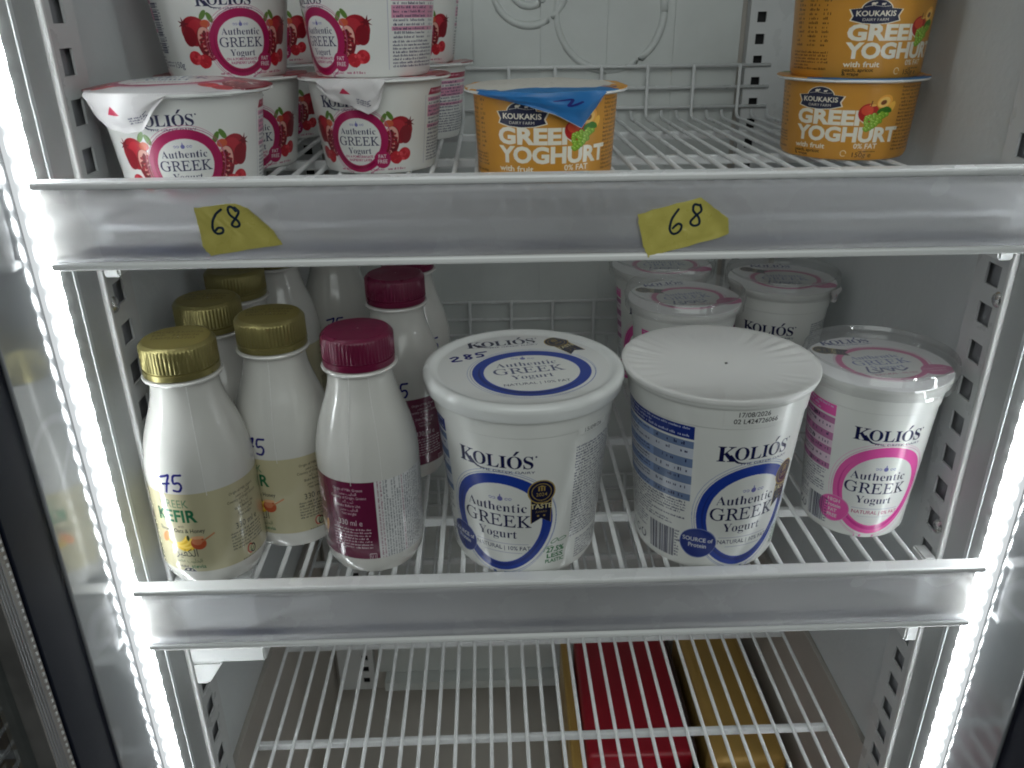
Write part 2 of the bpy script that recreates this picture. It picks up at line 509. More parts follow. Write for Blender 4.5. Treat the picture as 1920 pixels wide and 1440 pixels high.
def art_kefir():
    GO = (0.735, 0.705, 0.58)
    c = Canvas(195, 47, 8, GO)
    GR = (0.14, 0.40, 0.27)
    DK = (.20, .22, .20)
    c.text("GREEK", -1, 39.5, 4.2, (.35, .5, .38), off=0, sx=.95)
    c.text("KEFIR", -1, 31.5, 6.4, GR, off=.03, sx=1.05)
    c.text("with", 1, 28.2, 1.5, DK)
    c.text("Banana, Oats & Honey", 0, 25.4, 2.1, DK, off=.01)
    for a, q in ((-9, .3), (-6.5, .0), (-3.6, -.25)):
        t = np.linspace(.15 * PI, .85 * PI, 9)
        c.line([(a + 5 - 9 * math.cos(z) * .9, 24.5 - 7.5 * math.sin(z) + q * 4) for z in t], 2.6, (.88, .72, .22))
        c.line([(a + 5 - 9 * math.cos(z) * .9, 25.3 - 7.5 * math.sin(z) + q * 4) for z in t], 1.1, (.95, .82, .38))
    c.ell(-11, 21.5, 4.2, 2.2, (.82, .52, .32), rot=.8)
    c.ell(9.5, 19.3, 4.4, 3.5, (.70, .32, .20))
    c.ell(8.8, 20.4, 3.0, 2.0, (.80, .50, .36))
    c.ell(9.5, 22.6, 3.8, .9, (.86, .66, .5))
    c.line([(12, 20.5), (19, 24)], .9, (.72, .48, .33))
    c.ell(4, 22.5, .9, 1.6, (.22, .26, .14))
    c.text(AR["kefir"], 1, 11.8, 4.2, DK, off=.0)
    c.text(AR["a"], 1.5, 8.2, 2.2, (.3, .4, .3))
    c.text("stevia", 7, 4.9, 2.2, GR, off=.01, sx=1.15)
    c.micro(-8, 2, 6.6, 4.4, 2.2, DK)
    badge(c, 1, 1.3, .72)
    x = 40
    for i, s in enumerate(("Origin of Milk: Greece", None, "Country of Origin: Greece", None, "Shake Before Use", None, "Net weight")):
        y = 41.2 - i * 2.25
        if s: c.text(s, x, y, 1.35, DK)
        else: c.text(AR["a" if i % 4 == 1 else "b"], x, y, 1.5, DK)
    c.text("330 ml e", x, 21.8, 3.2, DK)
    c.micro(x - 12, x + 12, 20.6, 10.2, 1.75, DK)
    t = np.linspace(0, 4.6, 16)
    c.line(np.stack([x - 1 + 2.0 * np.cos(t + .6), 7.2 + 2.5 * np.sin(t + .6)], 1), .8, (.70, .22, .18))
    c.line(np.stack([x + .8 + 1.8 * np.cos(t + 3.6), 6.8 + 2.2 * np.sin(t + 3.6)], 1), .7, (.13, .16, .14))
    c.line(np.stack([x + .2 + 1.0 * np.cos(t + 2), 7 + 1.2 * np.sin(t + 2)], 1), .45, (.2, .45, .25))
    c.micro(x - 7, x + 8, 3.6, 1.2, 1.3, DK)
    c.micro(60, 95, 44, 4, 1.7, DK)
    c.micro(-94, -60, 44, 4, 1.7, DK)
    return c


def art_berry():
    PU = (0.40, 0.115, 0.245)
    c = Canvas(195, 47, 8, PU)
    w = (.86, .80, .82)
    c.text("GREEK", -46, 39, 4.2, w, sx=.95)
    c.text("KEFIR", -46, 31.5, 6.4, w, off=.03, sx=1.05)
    c.text("with", -46, 28.3, 1.6, (.6, .62, .3))
    c.text("Red Fruits & Cherry", -46, 25.3, 2.1, w)
    c.ell(-40, 15, 6, 5, (.62, .50, .42)); c.ell(-40, 17, 4.5, 2.2, (.80, .75, .7)); c.ell(-34, 18, 1.6, 4, (.75, .55, .3), rot=-.3)
    c.rect(-45, 6, -34, 12, (.34, .26, .24))
    badge(c, -52, 5, .7)
    x = -15
    for i, s in enumerate(("Origin of Milk: Greece", None, "Country of Origin: Greece", None, "Shake Before Use", None, "Net weight")):
        y = 42 - i * 2.25
        if s: c.text(s, x, y, 1.4, w)
        else: c.text(AR["a" if i % 4 == 1 else "b"], x, y, 1.5, w)
    c.text("330 ml e", x, 22.4, 3.0, w)
    c.micro(x - 12, x + 13, 20.8, 7.6, 1.75, w)
    c.line([(-4.5, 2.2), (-.5, 2.2), (-.5, 5.8), (-4.5, 5.8)], .3, w, True)
    c.line([(-3.8, 5), (-3.6, 3.6), (-3.2, 3.0), (-2.8, 3.6), (-2.8, 5)], .25, w)
    c.line([(-1.4, 5), (-1.4, 3)], .25, w)
    # white panel with print that runs up the bottle
    c.rect(1.5, .0, 97, 47, (.84, .84, .84))
    r = c.rng
    q = 3.0
    while q < 95:
        cl = (.48, .12, .25) if (q < 5 or 17 < q < 19.5) else (.22, .26, .28)
        y, end = 1.5, 46 if r.random() < .85 else r.uniform(28, 44)
        while y < end:
            n = r.randint(2, 8)
            for _ in range(n):
                h = r.uniform(.3, .6)
                c.rect(q, y, q + r.choice((.7, .75, 1.05)), y + h * .6, cl)
                y += h + .12
            y += .5
        q += 1.72
    return c


def art_caps(base, ink, rows):
    c = Canvas(42, 42, 8, base, cy=21)
    c.rng.seed(len(rows[0]) + int(base[0] * 100))
    for i, t in enumerate(rows):
        c.text(t, -1, 6.0 - i * 4.6, 2.7, ink, "sans", off=-.004, sx=1.05, rot=.05)
    c.ell(0.8, .5, .5, .5, (.80, .78, .70), n=10)
    return c


def art_small_foil():
    c = Canvas(84, 84, 6, (.80, .79, .79), cy=42)
    t = np.linspace(0, 2 * PI, 40)
    for a, m, k in ((200, 1, 2.0), (335, -1, 2.0), (175, 1, 1.4), (10, -1, 1.5)):
        pomegranate(c, 29 * math.cos(R(a)), 27 * math.sin(R(a)), k, m)
    for a in range(0, 360, 9):
        if min(abs(a - 180), a, 360 - a) < 32 and a != 153: c.ell(38.5 * math.cos(R(a)), 38.5 * math.sin(R(a)), 4.5, 3.2, (.50, .14, .19) if a % 2 else (.58, .27, .29))
    ring(c, -2, -5, 25, 22, 3, (.72, .25, .42), (.6, .1, .3))
    authentic(c, -2, -4, 7.5, (.20, .25, .50))
    c.text("ON A POMEGRANATE & RASPBERRY LAYER", -2, -19, 1.4, MAG)
    logo(c, 2, 26, 7.0)
    c.stroke([(22, 27), (27, 29), (24, 24), (30, 26), (33, 24)], 1.1, INK)
    return c


def art_orange_foil(torn):
    c = Canvas(84, 84, 6, (.80, .56, .20), cy=42)
    fruit(c, 22, 22, 1.9)
    c.ell(-26, 26, 8, 4, (.45, .55, .18), rot=.6)
    badge(c, -10, 26, 1.3)
    c.text("GREEK", 0, 4, 9, (.93, .91, .85), off=.045)
    c.text("YOGHURT", 0, -8, 9, (.93, .91, .85), off=.045)
    c.rect(-42, -42, 42, -22, (.16, .44, .66))
    if torn:
        r = random.Random(2)
        P = [(40 * math.cos(q) * r.uniform(.86, .95) - 3, 36 * math.sin(q) * r.uniform(.86, .97) - 2) for q in np.linspace(0, 2 * PI, 60)]
        c.poly(P, (.80, .78, .74))
        for _ in range(160):
            x, y = r.uniform(-34, 30), r.uniform(-32, 28)
            if x * x + y * y < 900: c.ell(x, y, r.uniform(.3, 1.6), r.uniform(.2, .7), r.choice(((.72, .70, .66), (.86, .84, .8), (.68, .65, .62))), n=8)
        c.poly([(42, -42), (-34, -42), (-34, -31), (-10, -30), (14, -29), (26, -26), (34, -22), (42, -10)], (.16, .44, .66))
    c.stroke([(27, -16), (33, -15), (30, -20), (26, -19), (31, -23)], 1.1, INK)
    return c


def art_blue_lid():
    c = Canvas(122, 122, 7, (.87, .875, .865), cy=61)
    q = .16
    ring(c, 5, -9, 38.5, 36, 7.5, BLUE, (.10, .18, .48))
    authentic(c, 3.5, -6, 10.2, (.30, .32, .44), rot=q)
    bud(c, 0, 13.2, 1.8)
    c.text("NATURAL | 10% FAT", 8, -27.5, 3.2, NAVY, rot=q)
    c.line([(-9, -24), (20, -19.5)], .25, (.6, .6, .7))
    logo(c, -11, 37.8, 8.6, rot=q)
    medal(c, 25, 42, 7.8, rot=.62)
    # the price in blue marker
    P = lambda L, x, y, k=1.6: [(x + (a * .98 - b * .2) * k, y + (a * .2 + b * .98) * k) for a, b in L]
    c.stroke(P([(-2, 1.5), (0, 2.6), (1, 1.4), (-1.8, -2), (2.0, -2)], -44.5, 14), 1.9, INK)
    c.stroke(P([(1.2, 1.8), (-.8, 2.6), (-1, 1), (1.2, -1), (.2, -2.4), (-1.2, -1.2), (.8, 1), (1.4, 2)], -36.5, 18), 1.9, INK)
    c.stroke(P([(3.4, 2.9), (-.6, 2.2), (-.8, .4), (1.2, .4), (1.2, -1.6), (-1.2, -2.2)], -29, 21), 1.9, INK)
    return c


def art_pink_foil():
    c = Canvas(92, 92, 6, (.92, .92, .92), cy=46)
    ring(c, 3, 0, 28, 26, 3.6, (.80, .38, .58), (.72, .25, .5))
    c.ell(30, -15, 10, 8, (.76, .36, .56))
    c.text("HIGH Protein", 30, -13.5, 1.8, WHITE); c.text("FAT FREE", 30, -17, 1.8, WHITE)
    authentic(c, 3, 2, 8.0, (.36, .42, .66))
    c.text("NATURAL | 0% FAT", 3, -17, 2.2, MAG)
    medal(c, -24, 25, 5.5, rot=1.2)
    logo(c, -2, 33, 6, (.2, .24, .5))
    c.stroke([(-8, -8), (-4, -12), (-2, -7), (3, -12), (5, -8), (9, -12), (14, -9)], 1.3, INK)
    c.stroke([(-10, -4), (-12, -12), (-6, -13)], 1.3, INK)
    return c


def art_note(six, eight, ox, oz, tape):
    c = Canvas(60, 40, 8, tape, cy=20)
    col = (.09, .16, .24)
    c.stroke([(a - ox, b - oz) for a, b in six], 1.15, col)
    c.stroke([(a - ox, b - oz) for a, b in eight], 1.15, col)
    return c


# ------------------------------------------------------------------ materials
def principled(name, col, rough=0.4, metal=0.0, noise=0.0, nscale=40.0, bump=0.0, bscale=200.0, spec=None, img=None, sss=0.0, coat=0.0):
    m = bpy.data.materials.new(name)
    m.use_nodes = True
    nt = m.node_tree
    b = nt.nodes["Principled BSDF"]
    b.inputs["Roughness"].default_value = rough
    b.inputs["Metallic"].default_value = metal
    if spec is not None: b.inputs["IOR"].default_value = spec
    if coat: b.inputs["Coat Weight"].default_value = coat; b.inputs["Coat Roughness"].default_value = 0.12
    src = None
    if img is not None:
        t = nt.nodes.new("ShaderNodeTexImage")
        t.image = img
        t.extension = "EXTEND"
        src = t.outputs["Color"]
    tc = nt.nodes.new("ShaderNodeTexCoord")
    if noise > 0:
        n = nt.nodes.new("ShaderNodeTexNoise")
        n.inputs["Scale"].default_value = nscale
        n.inputs["Detail"].default_value = 6
        nt.links.new(tc.outputs["Object"], n.inputs["Vector"])
        mp = nt.nodes.new("ShaderNodeMapRange")
        mp.inputs["From Min"].default_value = 0.3
        mp.inputs["From Max"].default_value = 0.7
        mp.inputs["To Min"].default_value = 1 - noise
        mp.inputs["To Max"].default_value = 1 + noise
        nt.links.new(n.outputs["Fac"], mp.inputs["Value"])
        mx = nt.nodes.new("ShaderNodeVectorMath")
        mx.operation = "SCALE"
        if src is not None: nt.links.new(src, mx.inputs[0])
        else: mx.inputs[0].default_value = col[:3]
        nt.links.new(mp.outputs[0], mx.inputs["Scale"])
        src = mx.outputs[0]
        rr = nt.nodes.new("ShaderNodeMapRange")
        rr.inputs["From Min"].default_value = 0.3
        rr.inputs["From Max"].default_value = 0.7
        rr.inputs["To Min"].default_value = rough * 0.8
        rr.inputs["To Max"].default_value = min(1, rough * 1.25)
        nt.links.new(n.outputs["Fac"], rr.inputs["Value"])
        nt.links.new(rr.outputs[0], b.inputs["Roughness"])
    if src is not None: nt.links.new(src, b.inputs["Base Color"])
    else: b.inputs["Base Color"].default_value = (*col[:3], 1)
    if sss:
        b.inputs["Subsurface Weight"].default_value = sss
        b.inputs["Subsurface Radius"].default_value = (1, .9, .8)
        b.inputs["Subsurface Scale"].default_value = 0.004
    if bump > 0:
        n2 = nt.nodes.new("ShaderNodeTexNoise")
        n2.inputs["Scale"].default_value = bscale
        n2.inputs["Detail"].default_value = 3
        nt.links.new(tc.outputs["Object"], n2.inputs["Vector"])
        bp = nt.nodes.new("ShaderNodeBump")
        bp.inputs["Strength"].default_value = bump
        bp.inputs["Distance"].default_value = 0.001
        nt.links.new(n2.outputs["Fac"], bp.inputs["Height"])
        nt.links.new(bp.outputs["Normal"], b.inputs["Normal"])
    return m


def clear_plastic(name, tint=(0.97, 0.98, 0.98), gloss_rough=0.06, milk=0.06):
    """thin clear plastic sheet: see-through, mirrored at grazing angles, a little milky"""
    m = bpy.data.materials.new(name)
    m.use_nodes = True
    nt = m.node_tree
    nt.nodes.clear()
    out = nt.nodes.new("ShaderNodeOutputMaterial")
    tr = nt.nodes.new("ShaderNodeBsdfTransparent"); tr.inputs[0].default_value = (*tint, 1)
    gl = nt.nodes.new("ShaderNodeBsdfGlossy"); gl.inputs["Roughness"].default_value = gloss_rough
    di = nt.nodes.new("ShaderNodeBsdfDiffuse"); di.inputs[0].default_value = (.8, .8, .8, 1)
    lw = nt.nodes.new("ShaderNodeLayerWeight"); lw.inputs[0].default_value = .5
    pw = nt.nodes.new("ShaderNodeMath"); pw.operation = "POWER"; pw.inputs[1].default_value = 4.0
    fr = nt.nodes.new("ShaderNodeMath"); fr.operation = "MULTIPLY_ADD"; fr.inputs[1].default_value = .75; fr.inputs[2].default_value = .07
    nt.links.new(lw.outputs["Facing"], pw.inputs[0]); nt.links.new(pw.outputs[0], fr.inputs[0])
    a = nt.nodes.new("ShaderNodeMixShader"); a.inputs[0].default_value = milk
    b = nt.nodes.new("ShaderNodeMixShader")
    nt.links.new(tr.outputs[0], a.inputs[1]); nt.links.new(di.outputs[0], a.inputs[2])
    nt.links.new(fr.outputs[0], b.inputs[0]); nt.links.new(a.outputs[0], b.inputs[1]); nt.links.new(gl.outputs[0], b.inputs[2])
    nt.links.new(b.outputs[0], out.inputs[0])
    return m


def led_material():
    m = bpy.data.materials.new("led_diffuser")
    m.use_nodes = True
    nt = m.node_tree
    nt.nodes.clear()
    out = nt.nodes.new("ShaderNodeOutputMaterial")
    em = nt.nodes.new("ShaderNodeEmission"); em.inputs[0].default_value = (0.92, 0.98, 1.0, 1)
    tc = nt.nodes.new("ShaderNodeTexCoord")
    sp = nt.nodes.new("ShaderNodeSeparateXYZ")
    nt.links.new(tc.outputs["Object"], sp.inputs[0])
    def math_(op, a, b=None, c=None):
        n = nt.nodes.new("ShaderNodeMath"); n.operation = op
        for i, q in enumerate((a, b, c)):
            if q is None: continue
            if isinstance(q, (int, float)): n.inputs[i].default_value = q
            else: nt.links.new(q, n.inputs[i])
        return n.outputs[0]
    def ramp(v, a, b):
        n = nt.nodes.new("ShaderNodeMapRange"); n.interpolation_type = "SMOOTHSTEP"
        n.inputs["From Min"].default_value = a; n.inputs["From Max"].default_value = b
        nt.links.new(v, n.inputs["Value"])
        return n.outputs[0]
    bead = ramp(math_("COSINE", math_("MULTIPLY", sp.outputs["Z"], 2 * PI / 0.0125)), -0.95, 1.0)
    inner = math_("SUBTRACT", 1.0, ramp(math_("ABSOLUTE", sp.outputs["X"]), .2518, .2578))
    e = math_("MULTIPLY_ADD", inner, math_("MULTIPLY_ADD", bead, LED_HOT, LED_BASE), 0.80)
    nt.links.new(e, em.inputs[1]); nt.links.new(em.outputs[0], out.inputs[0])
    return m


M = {}
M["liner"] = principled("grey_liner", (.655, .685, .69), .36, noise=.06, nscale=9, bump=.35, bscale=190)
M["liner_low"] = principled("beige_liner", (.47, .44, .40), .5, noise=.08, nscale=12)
M["back"] = principled("evaporator_panel", (.57, .595, .58), .5, noise=.07, nscale=14)
M["upright"] = principled("upright_steel", (.62, .63, .63), .3, noise=.04, nscale=30)
M["slot_dark"] = principled("slot_back", (.30, .305, .32), .5)
M["ink_dark"] = principled("dark_speck", (.06, .06, .06), .5)
M["hole_dark"] = principled("hole_back", (.01, .01, .012), .6)
M["jamb"] = principled("jamb_plastic", (.36, .37, .365), .4, noise=.05, nscale=25, bump=.2, bscale=120)
M["trim"] = principled("white_trim", (.78, .78, .77), .3)
M["wire"] = principled("white_coated_wire", (.66, .67, .67), .3, noise=.03, nscale=60)
M["lip"] = principled("white_lip", (.74, .745, .74), .25, noise=.02, nscale=30)
M["rail_back"] = principled("rail_back_plastic", (.58, .58, .60), .45, noise=.08, nscale=10)
M["insert"] = principled("dark_insert", (.05, .06, .10), .5)
M["screw"] = principled("screw_metal", (.60, .60, .58), .25, metal=.8)
M["clip"] = principled("white_clip", (.80, .81, .80), .3)
M["door"] = principled("door_frame_gloss", (.25, .262, .272), .09, noise=.05, nscale=10, spec=2.7)
def add_leaf(m):
    """faint curling leaf lines in the base colour"""
    nt = m.node_tree
    b = nt.nodes["Principled BSDF"]
    src = b.inputs["Base Color"].links[0].from_socket
    tc = nt.nodes.new("ShaderNodeTexCoord")
    w = nt.nodes.new("ShaderNodeTexWave")
    w.inputs["Scale"].default_value = 16
    w.inputs["Distortion"].default_value = 9
    w.inputs["Detail"].default_value = 1
    w.inputs["Detail Scale"].default_value = .8
    nt.links.new(tc.outputs["Object"], w.inputs["Vector"])
    r = nt.nodes.new("ShaderNodeMapRange")
    r.inputs["From Min"].default_value = .93; r.inputs["From Max"].default_value = 1
    r.inputs["To Min"].default_value = 1.0; r.inputs["To Max"].default_value = 1.22
    nt.links.new(w.outputs["Fac"], r.inputs["Value"])
    x = nt.nodes.new("ShaderNodeVectorMath"); x.operation = "SCALE"
    nt.links.new(src, x.inputs[0]); nt.links.new(r.outputs[0], x.inputs["Scale"])
    nt.links.new(x.outputs[0], b.inputs["Base Color"])


add_leaf(M["door"])
M["gasket"] = principled("black_border", (.006, .008, .016), .5, spec=1.15)
M["spacer"] = principled("spacer_aluminium", (.42, .40, .38), .38, metal=.8, noise=.08, nscale=60)
M["glass"] = clear_plastic("door_glass", (.90, .93, .93), .02, 0.0)
M["clear"] = clear_plastic("clear_overcap", (.985, .985, .985), .08, .07)
M["white"] = principled("white_tub_plastic", (.76, .77, .75), .28, noise=.015, nscale=25)
M["lidwhite"] = principled("white_lid_plastic", (.77, .785, .77), .22, noise=.015, nscale=25)
M["foil_white"] = principled("white_foil", (.78, .775, .755), .42, noise=.02, nscale=30)
M["foil_silver"] = principled("silver_foil", (.72, .72, .73), .25, metal=.35)
M["bottle"] = principled("milk_white_bottle", (.66, .65, .62), .16, noise=.02, nscale=18, coat=.5)
M["gold"] = principled("gold_cap", (.265, .23, .085), .32, metal=.55, noise=.05, nscale=60)
M["berry"] = principled("berry_cap", (.125, .008, .036), .3, noise=.03, nscale=60)
M["red"] = principled("red_wrapper", (.32, .010, .022), .35, noise=.06, nscale=20)
M["goldbox"] = principled("gold_wrapper", (.50, .31, .085), .34, metal=.2, noise=.05, nscale=14)
M["brown"] = principled("dark_brown_card", (.035, .018, .015), .5)
M["ice"] = principled("frost", (.75, .78, .8), .15)
M["led"] = led_material()


def rail_material():
    """milky plastic strip, the dark gap behind its lower edge painted into the colour"""
    m = principled("milky_rail", (.45, .455, .475), .25, noise=.09, nscale=16, coat=.25)
    nt = m.node_tree
    b = nt.nodes["Principled BSDF"]
    b.inputs["Coat Roughness"].default_value = 0.16
    src = b.inputs["Base Color"].links[0].from_socket
    tc = nt.nodes.new("ShaderNodeTexCoord")
    sp = nt.nodes.new("ShaderNodeSeparateXYZ")
    nt.links.new(tc.outputs["Object"], sp.inputs[0])
    def mr(v, a, b_, c, d):
        n = nt.nodes.new("ShaderNodeMapRange"); n.interpolation_type = "SMOOTHSTEP"
        for k, q in zip(("From Min", "From Max", "To Min", "To Max"), (a, b_, c, d)): n.inputs[k].default_value = q
        nt.links.new(v, n.inputs["Value"])
        return n.outputs[0]
    def mul(a, b_):
        n = nt.nodes.new("ShaderNodeMath"); n.operation = "MULTIPLY"
        nt.links.new(a, n.inputs[0]); nt.links.new(b_, n.inputs[1])
        return n.outputs[0]
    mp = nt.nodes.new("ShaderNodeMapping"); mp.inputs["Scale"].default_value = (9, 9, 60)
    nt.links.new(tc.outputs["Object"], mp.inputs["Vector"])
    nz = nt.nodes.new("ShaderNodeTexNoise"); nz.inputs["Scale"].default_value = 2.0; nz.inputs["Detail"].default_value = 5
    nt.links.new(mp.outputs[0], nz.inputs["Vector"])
    band = mul(mr(sp.outputs["Z"], -.0380, -.0345, 0, 1), mr(sp.outputs["Z"], -.0330, -.0280, 1, 0))  # blurred shade of the gap behind the plastic, painted as a dark band
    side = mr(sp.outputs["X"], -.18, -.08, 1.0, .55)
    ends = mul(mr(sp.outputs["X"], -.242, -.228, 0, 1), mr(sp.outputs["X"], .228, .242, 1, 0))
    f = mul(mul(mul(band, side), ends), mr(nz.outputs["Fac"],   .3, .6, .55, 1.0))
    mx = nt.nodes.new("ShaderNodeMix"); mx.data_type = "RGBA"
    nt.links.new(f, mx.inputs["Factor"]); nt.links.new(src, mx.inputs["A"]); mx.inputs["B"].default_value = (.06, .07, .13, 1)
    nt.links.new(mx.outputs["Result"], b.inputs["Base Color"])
    tl = nt.nodes.new("ShaderNodeBsdfTranslucent"); tl.inputs[0].default_value = (.85, .82, .76, 1)
    ms = nt.nodes.new("ShaderNodeMixShader"); ms.inputs[0].default_value = .33
    nt.links.new(b.outputs[0], ms.inputs[1]); nt.links.new(tl.outputs[0], ms.inputs[2])
    tp = nt.nodes.new("ShaderNodeBsdfTransparent"); tp.inputs[0].default_value = (.93, .94, .97, 1)
    m2 = nt.nodes.new("ShaderNodeMixShader"); m2.inputs[0].default_value = .42
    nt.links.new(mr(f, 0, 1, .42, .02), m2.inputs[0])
    nt.links.new(ms.outputs[0], m2.inputs[1]); nt.links.new(tp.outputs[0], m2.inputs[2])
    nt.links.new(m2.outputs[0], nt.nodes["Material Output"].inputs["Surface"])
    return m


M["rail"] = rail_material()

# ------------------------------------------------------------------ objects
def thing(name, label, cat, loc=(0, 0, 0), rz=0, group=None, scale=1.0):
    o = bpy.data.objects.new(name, None)
    o.empty_display_size = 0.02
    COL.objects.link(o)
    o.location = loc
    o.rotation_euler = (0, 0, rz)
    o.scale = scale if isinstance(scale, tuple) else (scale,) * 3
    o["label"], o["category"] = label, cat
    if group: o["group"] = group
    return o


def tag(o, label, cat, group=None):
    o["label"], o["category"] = label, cat
    if group: o["group"] = group
    return o


def link(name, me, mat=None, parent=None, loc=(0, 0, 0), rz=0):
    o = bpy.data.objects.new(name, me)
    COL.objects.link(o)
    if mat is not None and not me.materials:
        for q in (mat if isinstance(mat, (list, tuple)) else [mat]): me.materials.append(q)
    o.parent = parent
    o.location = loc
    o.rotation_euler = (0, 0, rz)
    return o


class MB:
    def __init__(s): s.v, s.f, s.uv, s.mi, s.sm = [], [], [], [], []

    def face(s, pts, uv=None, mi=0, sm=False):
        n = len(s.v)
        s.v += [tuple(p) for p in pts]
        s.f.append(tuple(range(n, n + len(pts))))
        s.uv.append(uv or [(0, 0)] * len(pts))
        s.mi.append(mi); s.sm.append(sm)

    def box(s, x0, y0, z0, x1, y1, z1, mi=0):
        n = len(s.v)
        s.v += [(x0, y0, z0), (x1, y0, z0), (x1, y1, z0), (x0, y1, z0), (x0, y0, z1), (x1, y0, z1), (x1, y1, z1), (x0, y1, z1)]
        for f in ((0, 3, 2, 1), (4, 5, 6, 7), (0, 1, 5, 4), (1, 2, 6, 5), (2, 3, 7, 6), (3, 0, 4, 7)):
            s.f.append(tuple(n + i for i in f)); s.uv.append([(0, 0)] * 4); s.mi.append(mi); s.sm.append(False)
        return s

    def tube(s, P, r, n=8, mi=0):
        P = [Vector(p) for p in P]
        base = len(s.v)
        for i, p in enumerate(P):
            d = ((P[min(i + 1, len(P) - 1)] - P[max(i - 1, 0)])).normalized()
            u = d.orthogonal().normalized() if abs(d.x) < .9 or True else 0
            ref = Vector((1, 0, 0)) if abs(d.x) < .8 else Vector((0, 0, 1))
            u = (ref - d * ref.dot(d)).normalized(); w = d.cross(u)
            for k in range(n):
                a = 2 * PI * k / n
                s.v.append(tuple(p + (u * math.cos(a) + w * math.sin(a)) * r))
        for i in range(len(P) - 1):
            for k in range(n):
                a, b = base + i * n + k, base + i * n + (k + 1) % n
                s.f.append((a, b, b + n, a + n)); s.uv.append([(0, 0)] * 4); s.mi.append(mi); s.sm.append(True)
        for e in (0, len(P) - 1):
            s.f.append(tuple(base + e * n + k for k in range(n))); s.uv.append([(0, 0)] * n); s.mi.append(mi); s.sm.append(False)
        return s

    def mesh(s, name, bevel=0.0, seg=2):
        me = bpy.data.meshes.new(name)
        me.from_pydata(s.v, [], s.f)
        ul = me.uv_layers.new(name="UVMap")
        d = np.array([q for f in s.uv for q in f], np.float32)
        ul.data.foreach_set("uv", d.ravel())
        me.polygons.foreach_set("material_index", s.mi)
        me.polygons.foreach_set("use_smooth", s.sm)
        me.validate()
        bm = bmesh.new(); bm.from_mesh(me)
        if bevel:
            bmesh.ops.bevel(bm, geom=[e for e in bm.edges], offset=bevel, segments=seg, profile=.5, affect="EDGES", clamp_overlap=True)
        bmesh.ops.recalc_face_normals(bm, faces=bm.faces)
        bm.to_mesh(me); bm.free()
        return me


def lathe(name, prof, seg=72, v0=None, v1=None, cap0=False, cap1=False, planar=None, disp=None, sharp=40):
    """revolve (r, z) pairs; u runs round with 0.5 at the front (-y); planar=size gives a flat disc mapping"""
    m = MB()
    v0 = prof[0][1] if v0 is None else v0
    v1 = prof[-1][1] if v1 is None else v1
    nv = len(prof)
    for i in range(seg):
        t = -PI / 2 + 2 * PI * i / seg - PI
        for (r, z) in prof:
            rr, zz = (r, z) if disp is None else disp(r, z, t)
            m.v.append((rr * math.cos(t), rr * math.sin(t), zz))
    def uv(i, j):
        if planar:
            p = m.v[(i % seg) * nv + j]
            return (p[0] / planar + .5, p[1] / planar + .5)
        return (i / seg, (prof[j][1] - v0) / (v1 - v0))
    for i in range(seg):
        for j in range(nv - 1):
            a, b = i, i + 1
            A, B = (a % seg) * nv, (b % seg) * nv
            if prof[j][0] < 1e-7:
                m.f.append((A, B + j + 1, A + j + 1)) if j == 0 else m.f.append((A + j, B + j + 1, A + j + 1))
                m.uv.append([uv(a, j), uv(b, j + 1), uv(a, j + 1)])
            else:
                m.f.append((A + j, B + j, B + j + 1, A + j + 1))
                m.uv.append([uv(a, j), uv(b, j), uv(b, j + 1), uv(a, j + 1)])
            m.mi.append(0); m.sm.append(True)
    for flag, j in ((cap0, 0), (cap1, nv - 1)):
        if flag:
            m.f.append(tuple(i * nv + j for i in range(seg))); m.uv.append([uv(i, j) for i in range(seg)]); m.mi.append(0); m.sm.append(False)
    me = bpy.data.meshes.new(name)
    me.from_pydata(m.v, [], m.f)
    ul = me.uv_layers.new(name="UVMap")
    ul.data.foreach_set("uv", np.array([q for f in m.uv for q in f], np.float32).ravel())
    me.polygons.foreach_set("use_smooth", m.sm)
    bm = bmesh.new(); bm.from_mesh(me)
    bmesh.ops.remove_doubles(bm, verts=bm.verts, dist=1e-7)
    bmesh.ops.recalc_face_normals(bm, faces=bm.faces)
    for e in bm.edges:
        if len(e.link_faces) == 2 and e.calc_face_angle(0) > R(sharp): e.smooth = False
    bm.to_mesh(me); bm.free()
    return me


